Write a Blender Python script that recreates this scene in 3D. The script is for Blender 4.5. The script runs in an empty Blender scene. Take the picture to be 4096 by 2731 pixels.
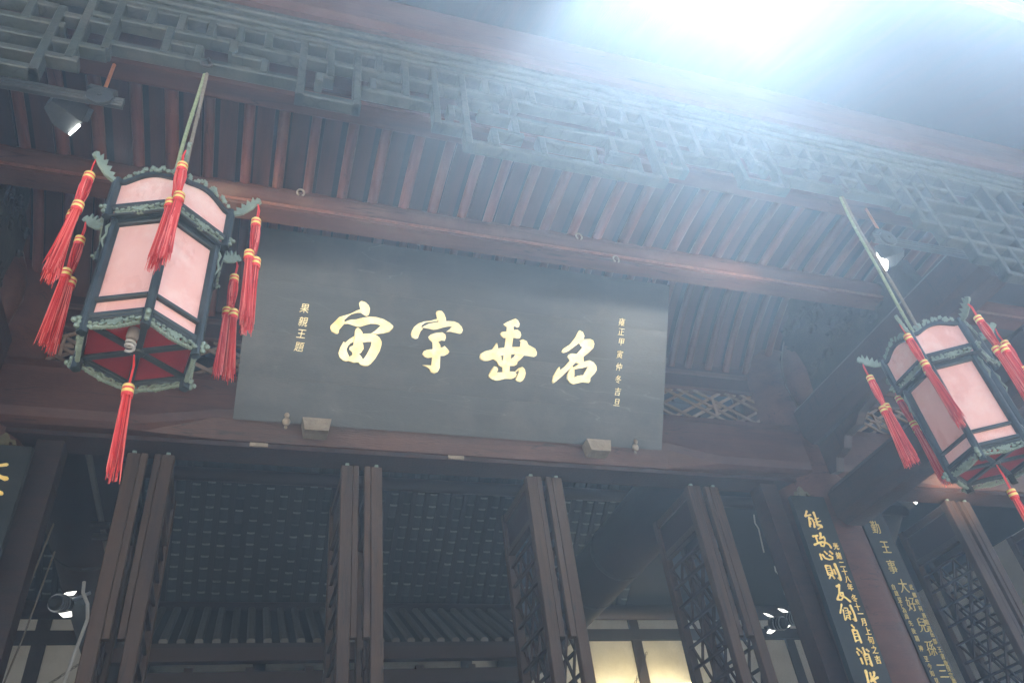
import bpy, math, random
from mathutils import Vector, Matrix
R_ = math.radians
random.seed(7)
scene = bpy.context.scene
COL = scene.collection

# ---------------------------------------------------------------- camera
cam_data = bpy.data.cameras.new('camera')
cam_data.sensor_width = 36.0
cam_data.lens = 36.0 * 3137.0 / 4096.0
cam_data.clip_start = 0.02
cam_data.clip_end = 500.0
cam = bpy.data.objects.new('camera', cam_data)
COL.objects.link(cam)
cam.matrix_world = Matrix(((0.949201, -0.106208, -0.296205, 0), (-0.294419, -0.631988, -0.716874, 0), (-0.111061, 0.767666, -0.631154, 1.6), (0, 0, 0, 1)))
scene.camera = cam

# ---------------------------------------------------------------- sky, sun, exposure
SUN_DIR = Vector((0.44, 0.160, 0.88)).normalized()     # towards the sun: just past the eave edge, upper right
SUN_EL = math.asin(SUN_DIR.z)
SUN_AZ = math.atan2(SUN_DIR.x, SUN_DIR.y)
world = bpy.data.worlds.new('World')
scene.world = world
world.use_nodes = True
wn = world.node_tree.nodes
wl = world.node_tree.links
wn.clear()
w_out = wn.new('ShaderNodeOutputWorld')
w_bg = wn.new('ShaderNodeBackground')
w_sky = wn.new('ShaderNodeTexSky')
w_sky.sky_type = 'NISHITA'
w_sky.sun_disc = False
w_sky.sun_elevation = SUN_EL
w_sky.sun_rotation = SUN_AZ
w_sky.air_density = 1.0
w_sky.dust_density = 4.0
w_bg.inputs['Strength'].default_value = 0.05
wl.new(w_sky.outputs[0], w_bg.inputs['Color'])
wl.new(w_bg.outputs[0], w_out.inputs['Surface'])

sun_data = bpy.data.lights.new('sun', 'SUN')
sun_data.energy = 5.0
sun_data.angle = R_(2.5)
sun_data.color = (1.0, 0.95, 0.88)
sun = bpy.data.objects.new('sun', sun_data)
COL.objects.link(sun)
sun.location = (6, 4, 20)
sun.rotation_euler = SUN_DIR.to_track_quat('Z', 'Y').to_euler()

scene.view_settings.view_transform = 'Standard'
scene.view_settings.look = 'None'
scene.view_settings.exposure = 2.78
scene.view_settings.gamma = 1.0
scene.view_settings.use_curve_mapping = False
scene.render.engine = 'CYCLES'
scene.cycles.use_denoising = True
scene.cycles.max_bounces = 8
scene.cycles.diffuse_bounces = 5
scene.cycles.glossy_bounces = 3
scene.cycles.transmission_bounces = 4
scene.cycles.volume_bounces = 1
scene.cycles.caustics_reflective = False
scene.cycles.caustics_refractive = False
scene.cycles.sample_clamp_indirect = 6.0

# ---------------------------------------------------------------- materials
MATS = {}
def mat(name, c1, c2=None, rough=0.6, scale=6.0, stretch=(1, 1, 1), bump=0.15, metal=0.0, rand=0.25, dirt=None,
        dirt_amt=0.35, dirt_scale=1.7, coat=0.0, trans=None, emit=None, emit_s=0.0, fine=60.0, spec=0.4, crack=None, crack_w=.006, crack_col=.35):
    m = bpy.data.materials.new(name)
    m.use_nodes = True
    n, l = m.node_tree.nodes, m.node_tree.links
    b = n['Principled BSDF']
    out = n['Material Output']
    tc = n.new('ShaderNodeTexCoord')
    mp = n.new('ShaderNodeMapping')
    mp.inputs['Scale'].default_value = stretch
    oi = n.new('ShaderNodeObjectInfo')
    off = n.new('ShaderNodeVectorMath'); off.operation = 'SCALE'
    com = n.new('ShaderNodeCombineXYZ')
    l.new(oi.outputs['Random'], com.inputs[0]); l.new(oi.outputs['Random'], com.inputs[1]); l.new(oi.outputs['Random'], com.inputs[2])
    l.new(com.outputs[0], off.inputs[0]); off.inputs['Scale'].default_value = 37.0
    add = n.new('ShaderNodeVectorMath'); add.operation = 'ADD'
    l.new(tc.outputs['Object'], add.inputs[0]); l.new(off.outputs[0], add.inputs[1])
    l.new(add.outputs[0], mp.inputs['Vector'])
    no = n.new('ShaderNodeTexNoise'); no.inputs['Scale'].default_value = scale; no.inputs['Detail'].default_value = 6
    no.inputs['Roughness'].default_value = 0.62
    l.new(mp.outputs[0], no.inputs['Vector'])
    ramp = n.new('ShaderNodeValToRGB')
    ramp.color_ramp.elements[0].position = 0.3; ramp.color_ramp.elements[1].position = 0.72
    ramp.color_ramp.elements[0].color = (*c1, 1); ramp.color_ramp.elements[1].color = (*(c2 or c1), 1)
    l.new(no.outputs['Fac'], ramp.inputs[0])
    col = ramp.outputs[0]
    if dirt:
        dn = n.new('ShaderNodeTexNoise'); dn.inputs['Scale'].default_value = dirt_scale; dn.inputs['Detail'].default_value = 8
        dn.inputs['Roughness'].default_value = 0.7
        l.new(add.outputs[0], dn.inputs['Vector'])
        dr = n.new('ShaderNodeValToRGB')
        dr.color_ramp.elements[0].position = 0.48; dr.color_ramp.elements[1].position = 0.68
        dr.color_ramp.elements[1].color = (dirt_amt, dirt_amt, dirt_amt, 1)
        l.new(dn.outputs['Fac'], dr.inputs[0])
        mx = n.new('ShaderNodeMixRGB'); mx.inputs['Color2'].default_value = (*dirt, 1)
        l.new(dr.outputs[0], mx.inputs['Fac']); l.new(col, mx.inputs['Color1'])
        col = mx.outputs[0]
    if crack:
        cm = n.new('ShaderNodeMapping'); cm.inputs['Scale'].default_value = crack
        l.new(add.outputs[0], cm.inputs['Vector'])
        cn = n.new('ShaderNodeTexNoise'); cn.inputs['Scale'].default_value = 2.2; cn.inputs['Detail'].default_value = 3; cn.inputs['Roughness'].default_value = .55
        l.new(cm.outputs[0], cn.inputs['Vector'])
        sb = n.new('ShaderNodeMath'); sb.operation = 'SUBTRACT'; sb.inputs[1].default_value = .5; l.new(cn.outputs['Fac'], sb.inputs[0])
        ab = n.new('ShaderNodeMath'); ab.operation = 'ABSOLUTE'; l.new(sb.outputs[0], ab.inputs[0])
        ck = n.new('ShaderNodeMapRange'); ck.inputs['From Min'].default_value = 0; ck.inputs['From Max'].default_value = crack_w
        ck.inputs['To Min'].default_value = crack_col; ck.inputs['To Max'].default_value = 1.0; l.new(ab.outputs[0], ck.inputs['Value'])
        cmul = n.new('ShaderNodeVectorMath'); cmul.operation = 'SCALE'; l.new(col, cmul.inputs[0]); l.new(ck.outputs[0], cmul.inputs['Scale'])
        col = cmul.outputs[0]
    if rand:
        mr = n.new('ShaderNodeMapRange'); mr.inputs['To Min'].default_value = 1 - rand; mr.inputs['To Max'].default_value = 1 + rand
        l.new(oi.outputs['Random'], mr.inputs['Value'])
        mul = n.new('ShaderNodeVectorMath'); mul.operation = 'SCALE'
        l.new(col, mul.inputs[0]); l.new(mr.outputs[0], mul.inputs['Scale'])
        col = mul.outputs[0]
    l.new(col, b.inputs['Base Color'])
    b.inputs['Roughness'].default_value = rough
    rr = n.new('ShaderNodeMapRange'); rr.inputs['To Min'].default_value = max(0.05, rough - 0.12); rr.inputs['To Max'].default_value = min(1, rough + 0.15)
    l.new(no.outputs['Fac'], rr.inputs['Value']); l.new(rr.outputs[0], b.inputs['Roughness'])
    b.inputs['Metallic'].default_value = metal
    b.inputs['Specular IOR Level'].default_value = spec
    b.inputs['Coat Weight'].default_value = coat
    b.inputs['Coat Roughness'].default_value = 0.40
    if bump:
        bn = n.new('ShaderNodeTexNoise'); bn.inputs['Scale'].default_value = fine; bn.inputs['Detail'].default_value = 4
        l.new(mp.outputs[0], bn.inputs['Vector'])
        ad = n.new('ShaderNodeMath'); ad.operation = 'ADD'
        l.new(no.outputs['Fac'], ad.inputs[0]); l.new(bn.outputs['Fac'], ad.inputs[1])
        bu = n.new('ShaderNodeBump'); bu.inputs['Strength'].default_value = bump; bu.inputs['Distance'].default_value = 0.01
        l.new(ad.outputs[0], bu.inputs['Height']); l.new(bu.outputs[0], b.inputs['Normal'])
    if trans is not None:
        tr = n.new('ShaderNodeBsdfTranslucent'); l.new(col, tr.inputs['Color'])
        ms = n.new('ShaderNodeMixShader'); ms.inputs[0].default_value = trans
        l.new(b.outputs[0], ms.inputs[1]); l.new(tr.outputs[0], ms.inputs[2]); l.new(ms.outputs[0], out.inputs['Surface'])
    if emit:
        b.inputs['Emission Color'].default_value = (*emit, 1)
        b.inputs['Emission Strength'].default_value = emit_s
    MATS[name] = m
    return m

mat('dark_wood', (0.0112, 0.0046, 0.0030), (0.0355, 0.0150, 0.0093), .55, 5, (1, 1, 6), dirt=(0.0388, 0.0227, 0.0166), dirt_amt=0.6, bump=0.3, crack=(3, 3, .25))
mat('beam_wood', (0.0321, 0.0116, 0.0076), (0.0857, 0.0339, 0.0217), .5, 4, (.25, 2, 2), dirt=(0.0995, 0.0482, 0.0343), dirt_amt=0.65, bump=0.25, rand=.08, crack=(.18, 3, 3))
mat('purlin_wood', (0.0412, 0.0157, 0.0099), (0.0974, 0.0403, 0.0254), .75, 4, (.25, 2, 2), dirt=(0.1083, 0.0690, 0.0508), dirt_amt=0.6, rand=.06, bump=0.25, spec=.12, crack=(.18, 3, 3))
mat('rafter_wood', (0.0580, 0.0153, 0.0079), (0.1450, 0.0427, 0.0227), .55, 6, (3, .4, .4), dirt=(0.1353, 0.0682, 0.0418), dirt_amt=0.55, rand=0.25, bump=0.25, crack=(6, .3, 6))
mat('plank_wood', (0.0271, 0.0089, 0.0067), (0.0711, 0.0251, 0.0182), .65, 5, (3, .4, .4), dirt=(0.0563, 0.0321, 0.0265), rand=0.4)
mat('board_dark', (0.0096, 0.0072, 0.0078), (0.0180, 0.0132, 0.0132), .8, 3, (1, .3, 1), dirt=(0.0300, 0.0240, 0.0240), rand=.1)
mat('door_wood', (0.0253, 0.0132, 0.0075), (0.0616, 0.0343, 0.0196), .55, 6, (3, 3, .3), dirt=(0.0670, 0.0427, 0.0261), dirt_amt=0.6, rand=.15, bump=0.3, crack=(4, 4, .2), crack_w=.008)
mat('door_lattice', (0.0195, 0.0120, 0.0108), (0.0330, 0.0210, 0.0186), .6, 8, dirt=(0.0510, 0.0420, 0.0390), rand=.3)
mat('inner_red', (0.0158, 0.0059, 0.0045), (0.0245, 0.0103, 0.0085), .6, 5, rand=.15)
mat('green_paint', (0.0175, 0.0251, 0.0226), (0.0426, 0.0542, 0.0476), .6, 7, (1, 1, 1), dirt=(0.0620, 0.0620, 0.0548), dirt_amt=0.7, dirt_scale=4, rand=.1, bump=0.3, crack=(1.2, 1.2, 1.2), crack_w=.012, crack_col=.55)
mat('bracket_wood', (0.0105, 0.0119, 0.0098), (0.0262, 0.0273, 0.0217), .7, 14, dirt=(0.0490, 0.0490, 0.0420), dirt_amt=.6, dirt_scale=5, bump=.5)
mat('lantern_frame', (0.0127, 0.0204, 0.0234), (0.0234, 0.0340, 0.0374), .42, 12, dirt=(0.0553, 0.0680, 0.0701), dirt_amt=.4, dirt_scale=6, rand=.08, bump=.08)
mat('lantern_carving', (0.110, 0.150, 0.120), (0.190, 0.240, 0.190), .55, 16, dirt=(0.0800, 0.1200, 0.1120), dirt_amt=.6, dirt_scale=12, rand=.1, bump=.3)
mat('lantern_gilt', (.45, .46, .24), (.55, .55, .33), .5, 14, dirt=(.22, .30, .24), dirt_amt=.7, dirt_scale=12, rand=.05)
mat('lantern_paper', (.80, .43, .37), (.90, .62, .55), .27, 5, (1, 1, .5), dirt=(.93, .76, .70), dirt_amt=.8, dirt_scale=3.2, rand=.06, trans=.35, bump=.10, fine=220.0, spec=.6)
mat('lantern_floor', (.16, .008, .012), (.24, .013, .018), .6, 5, rand=.1)
mat('tassel_red', (.60, .030, .030), (.78, .085, .075), .5, 60, (6, 6, .6), rand=.12, bump=.0, trans=.2)
mat('tassel_dark', (.34, .010, .012), (.48, .022, .024), .55, 60, (6, 6, .6), rand=.12, bump=.0, trans=.2)
mat('tassel_pale', (.80, .16, .14), (.90, .26, .22), .5, 60, (6, 6, .6), rand=.12, bump=.0, trans=.2)
mat('tassel_band', (.75, .52, .12), (.85, .66, .24), .35, 30, rand=.05, metal=.3)
mat('cord_red', (.50, .02, .02), (.62, .04, .035), .6, 40, rand=0)
mat('rope_green', (.16, .20, .11), (.27, .31, .19), .8, 70, rand=0, bump=.6)
mat('rope_brown', (.13, .11, .085), (.20, .175, .14), .85, 70, rand=0, bump=.6)
mat('bulb_glass', (.26, .25, .235), (.33, .32, .30), .3, 4, rand=0, bump=0)
mat('plaque_lacquer', (.012, .0165, .0185), (.030, .037, .040), .46, 3.0, (.5, 3, 3), dirt=(0.0588, 0.0588, 0.0588), dirt_amt=0.55, dirt_scale=2.2, rand=0, bump=0.12, spec=0.5, coat=0.0, crack=(.16, 1.6, 1.6), crack_w=.0025, crack_col=2.0)
mat('couplet_lacquer', (.007, .010, .010), (.016, .020, .020), .5, 3.0, (2, 2, .4), dirt=(.06, .06, .055), dirt_amt=.3, rand=0, bump=.05, spec=.35, coat=.0)
mat('gold_leaf', (.86, .70, .34), (.99, .92, .62), .38, 9, dirt=(0.7200, 0.4800, 0.1400), dirt_amt=0.7, dirt_scale=8, rand=.04, metal=.1, bump=.15)
mat('gold_warm', (.96, .64, .17), (.99, .78, .30), .38, 9, dirt=(.80, .48, .10), dirt_amt=.4, dirt_scale=8, rand=.04, metal=.1, bump=.15)
mat('old_gold', (.50, .38, .12), (.62, .48, .18), .45, 12, rand=.06, metal=.25)
mat('pale_wood', (0.1500, 0.1237, 0.0938), (0.2250, 0.1913, 0.1500), .7, 14, dirt=(0.0900, 0.0638, 0.0488), dirt_amt=.6, dirt_scale=9, bump=.35)
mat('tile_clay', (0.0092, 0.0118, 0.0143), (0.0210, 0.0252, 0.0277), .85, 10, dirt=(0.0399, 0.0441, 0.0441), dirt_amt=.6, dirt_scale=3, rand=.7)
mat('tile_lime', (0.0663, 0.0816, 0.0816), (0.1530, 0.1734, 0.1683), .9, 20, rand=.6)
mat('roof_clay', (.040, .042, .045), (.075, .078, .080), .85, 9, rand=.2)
mat('plaster', (.62, .60, .54), (.74, .72, .66), .9, 3, dirt=(.45, .42, .36), dirt_amt=.5, rand=.03, bump=.1)
mat('stone', (.40, .345, .27), (.49, .43, .345), .85, 3, dirt=(.18, .17, .16), dirt_amt=.5, rand=.05)
mat('floor_brick', (.15, .14, .13), (.21, .20, .185), .8, 4, rand=.05)
mat('iron', (.035, .033, .032), (.07, .062, .055), .55, 20, metal=.6, rand=.1)
mat('transom_wood', (0.1364, 0.0990, 0.0792), (0.2310, 0.1716, 0.1364), .6, 8, rand=.25)
mat('steel', (.40, .41, .42), (.55, .56, .57), .3, 10, metal=.9, rand=0, bump=.05)
mat('lamp_housing', (.03, .036, .04), (.06, .068, .072), .45, 10, rand=.05)
mat('lamp_reflector', (.75, .75, .72), (.85, .85, .82), .3, 10, rand=0, bump=0, emit=(1, .97, .88), emit_s=.5)
mat('lamp_glow', (.9, .9, .88), (.95, .95, .93), .4, 5, rand=0, bump=0, emit=(1, .95, .85), emit_s=5.0)
mat('lamp_glow_warm', (.9, .8, .5), (.95, .85, .55), .4, 5, rand=0, bump=0, emit=(1, .78, .36), emit_s=4.0)
mat('bronze', (.07, .062, .035), (.13, .115, .065), .5, 14, rand=0, metal=.3)
mat('canopy_row', (.065, .065, .065), (.10, .10, .098), .8, 6, rand=.25)
mat('copper_rod', (.50, .17, .07), (.60, .24, .10), .4, 20, metal=.5, rand=0)
mat('green_metal', (.12, .17, .15), (.18, .24, .22), .4, 12, rand=.1)
mat('white_cable', (.55, .55, .52), (.62, .62, .60), .5, 10, rand=0)
mat('paper_white', (.15, .13, .12), (.20, .18, .165), .8, 6, rand=.05)
mat('grey_sheet', (.12, .11, .10), (.16, .15, .135), .7, 5, rand=0)

# ---------------------------------------------------------------- mesh helpers
ORG = {}
class MB:
    def __init__(s):
        s.v = []; s.f = []; s.m = []
    def add(s, vs, fs, mi=0):
        o = len(s.v)
        s.v += [tuple(p) for p in vs]
        s.f += [tuple(i + o for i in f) for f in fs]
        s.m += [mi] * len(fs)
        return s
    def sweep(s, rings, mi=0, cap=True, closed=False):
        n = len(rings[0]); vs = [p for r in rings for p in r]; fs = []
        k = len(rings)
        for i in range(k if closed else k - 1):
            a, b = i * n, ((i + 1) % k) * n
            for j in range(n):
                fs.append((a + j, a + (j + 1) % n, b + (j + 1) % n, b + j))
        if cap and not closed:
            fs.append(tuple(range(n - 1, -1, -1))); fs.append(tuple((k - 1) * n + j for j in range(n)))
        return s.add(vs, fs, mi)
    def bar(s, p0, p1, w, h, up=(0, 0, 1), mi=0, ch=0.18):
        p0, p1, up = Vector(p0), Vector(p1), Vector(up)
        d = (p1 - p0).normalized(); sd = d.cross(up)
        if sd.length < 1e-4: sd = d.cross(Vector((0, 1, 0)))
        sd.normalize(); u = sd.cross(d).normalized()
        c = min(w, h) * ch; a, b = w / 2, h / 2
        pr = [(-a + c, -b), (a - c, -b), (a, -b + c), (a, b - c), (a - c, b), (-a + c, b), (-a, b - c), (-a, -b + c)] if ch else [(-a, -b), (a, -b), (a, b), (-a, b)]
        return s.sweep([[p + sd * x + u * y for x, y in pr] for p in (p0, p1)], mi)
    def box(s, x0, x1, y0, y1, z0, z1, mi=0):
        return s.add([(x0, y0, z0), (x1, y0, z0), (x1, y1, z0), (x0, y1, z0), (x0, y0, z1), (x1, y0, z1), (x1, y1, z1), (x0, y1, z1)],
                     [(0, 3, 2, 1), (4, 5, 6, 7), (0, 1, 5, 4), (1, 2, 6, 5), (2, 3, 7, 6), (3, 0, 4, 7)], mi)
    def tube(s, pts, r, n=8, mi=0, cap=True):
        pts = [Vector(p) for p in pts]; rings = []
        ref = None
        for i, p in enumerate(pts):
            d = (pts[min(i + 1, len(pts) - 1)] - pts[max(i - 1, 0)]).normalized()
            if ref is None:
                ref = d.orthogonal().normalized()
            ref = (ref - d * ref.dot(d)).normalized(); q = d.cross(ref)
            rr = r[i] if isinstance(r, (list, tuple)) else r
            rings.append([p + (ref * math.cos(2 * math.pi * j / n) + q * math.sin(2 * math.pi * j / n)) * rr for j in range(n)])
        return s.sweep(rings, mi, cap)
    def lathe(s, prof, c=(0, 0, 0), n=16, mi=0, cap=True):
        return s.sweep([[(c[0] + r * math.cos(2 * math.pi * j / n), c[1] + r * math.sin(2 * math.pi * j / n), c[2] + z) for j in range(n)] for r, z in prof], mi, cap)
    def prism(s, poly, o, u, v, d, mi=0):
        o, u, v, d = Vector(o), Vector(u), Vector(v), Vector(d)
        a = [o + u * x + v * y for x, y in poly]; n = len(a)
        fs = [tuple(range(n)), tuple(range(2 * n - 1, n - 1, -1))] + [(j, n + j, n + (j + 1) % n, (j + 1) % n) for j in range(n)]
        return s.add(a + [p + d for p in a], fs, mi)
    def blob(s, c, rx, ry, rz, n=8, k=5, mi=0):
        c = Vector(c); rings = []
        for i in range(1, k):
            t = math.pi * i / k
            rings.append([c + Vector((rx * math.sin(t) * math.cos(2 * math.pi * j / n), ry * math.sin(t) * math.sin(2 * math.pi * j / n), -rz * math.cos(t))) for j in range(n)])
        return s.sweep(rings, mi)
    def mesh(s, name, mats, off=(0, 0, 0), smooth=False):
        me = bpy.data.meshes.new(name)
        me.from_pydata([(x - off[0], y - off[1], z - off[2]) for x, y, z in s.v], [], s.f)
        for m in (mats if isinstance(mats, (list, tuple)) else [mats]): me.materials.append(MATS[m])
        me.polygons.foreach_set('material_index', s.m)
        if smooth: me.polygons.foreach_set('use_smooth', [True] * len(me.polygons))
        me.update()
        import bmesh
        bm = bmesh.new(); bm.from_mesh(me); bmesh.ops.recalc_face_normals(bm, faces=bm.faces); bm.to_mesh(me); bm.free()
        if smooth and hasattr(me, 'set_sharp_from_angle'): me.set_sharp_from_angle(angle=R_(40))
        return me
    def build(s, name, mats, parent=None, smooth=False, local=False):
        off = (0, 0, 0) if (parent is None or local) else ORG[parent.name]
        return put(name, s.mesh(name, mats, off, smooth), parent)

def put(name, me, parent=None, loc=(0, 0, 0), rot=(0, 0, 0), scale=(1, 1, 1)):
    """link a mesh object; loc is relative to the parent"""
    o = bpy.data.objects.new(name, me)
    COL.objects.link(o)
    o.location = loc; o.rotation_euler = rot; o.scale = scale
    if parent is not None: o.parent = parent
    ORG[o.name] = (Vector(ORG[parent.name]) if parent is not None else Vector((0, 0, 0))) + Vector(loc)
    return o
def rel(p, parent): return tuple(Vector(p) - Vector(ORG[parent.name]))
def thing(name, label, cat, loc, group=None, rz=0):
    o = bpy.data.objects.new(name, None); COL.objects.link(o)
    o.empty_display_size = .2
    o.location = loc; o.rotation_euler = (0, 0, rz)
    ORG[o.name] = Vector(loc)
    return tag(o, label, cat, group)
def tag(o, label=None, cat=None, group=None, kind=None):
    if label: o['label'] = label
    if cat: o['category'] = cat
    if group: o['group'] = group
    if kind: o['kind'] = kind
    return o
def node(name, parent):
    """an empty part that carries sub-parts"""
    o = bpy.data.objects.new(name, None); COL.objects.link(o); o.parent = parent
    o.empty_display_size = .1
    ORG[o.name] = Vector(ORG[parent.name]); return o
def lamp(name, kind, loc, target, energy, color, parent, size=40, blend=.5, soft=.05):
    d = bpy.data.lights.new(name, kind); d.energy = energy; d.color = color; d.shadow_soft_size = soft
    if kind == 'SPOT': d.spot_size = R_(size); d.spot_blend = blend
    o = bpy.data.objects.new(name, d); COL.objects.link(o); o.parent = parent
    o.location = rel(loc, parent)
    o.rotation_euler = (Vector(loc) - Vector(target)).to_track_quat('Z', 'Y').to_euler()
    return o
def text_mesh(ch, size, ext, off=0.0, shear=0.0):
    c = bpy.data.curves.new('glyph', 'FONT'); c.body = ch; c.size = size; c.extrude = ext; c.offset = off; c.shear = shear
    c.align_x = 'CENTER'; c.align_y = 'CENTER'; c.resolution_u = 3
    o = bpy.data.objects.new('glyph', c); COL.objects.link(o)
    bpy.context.view_layer.update()
    me = bpy.data.meshes.new_from_object(o.evaluated_get(bpy.context.evaluated_depsgraph_get()))
    bpy.data.objects.remove(o); bpy.data.curves.remove(c)
    return me

XC = 1.452                      # middle of the central bay
def mir(x): return 2 * XC - x

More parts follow.
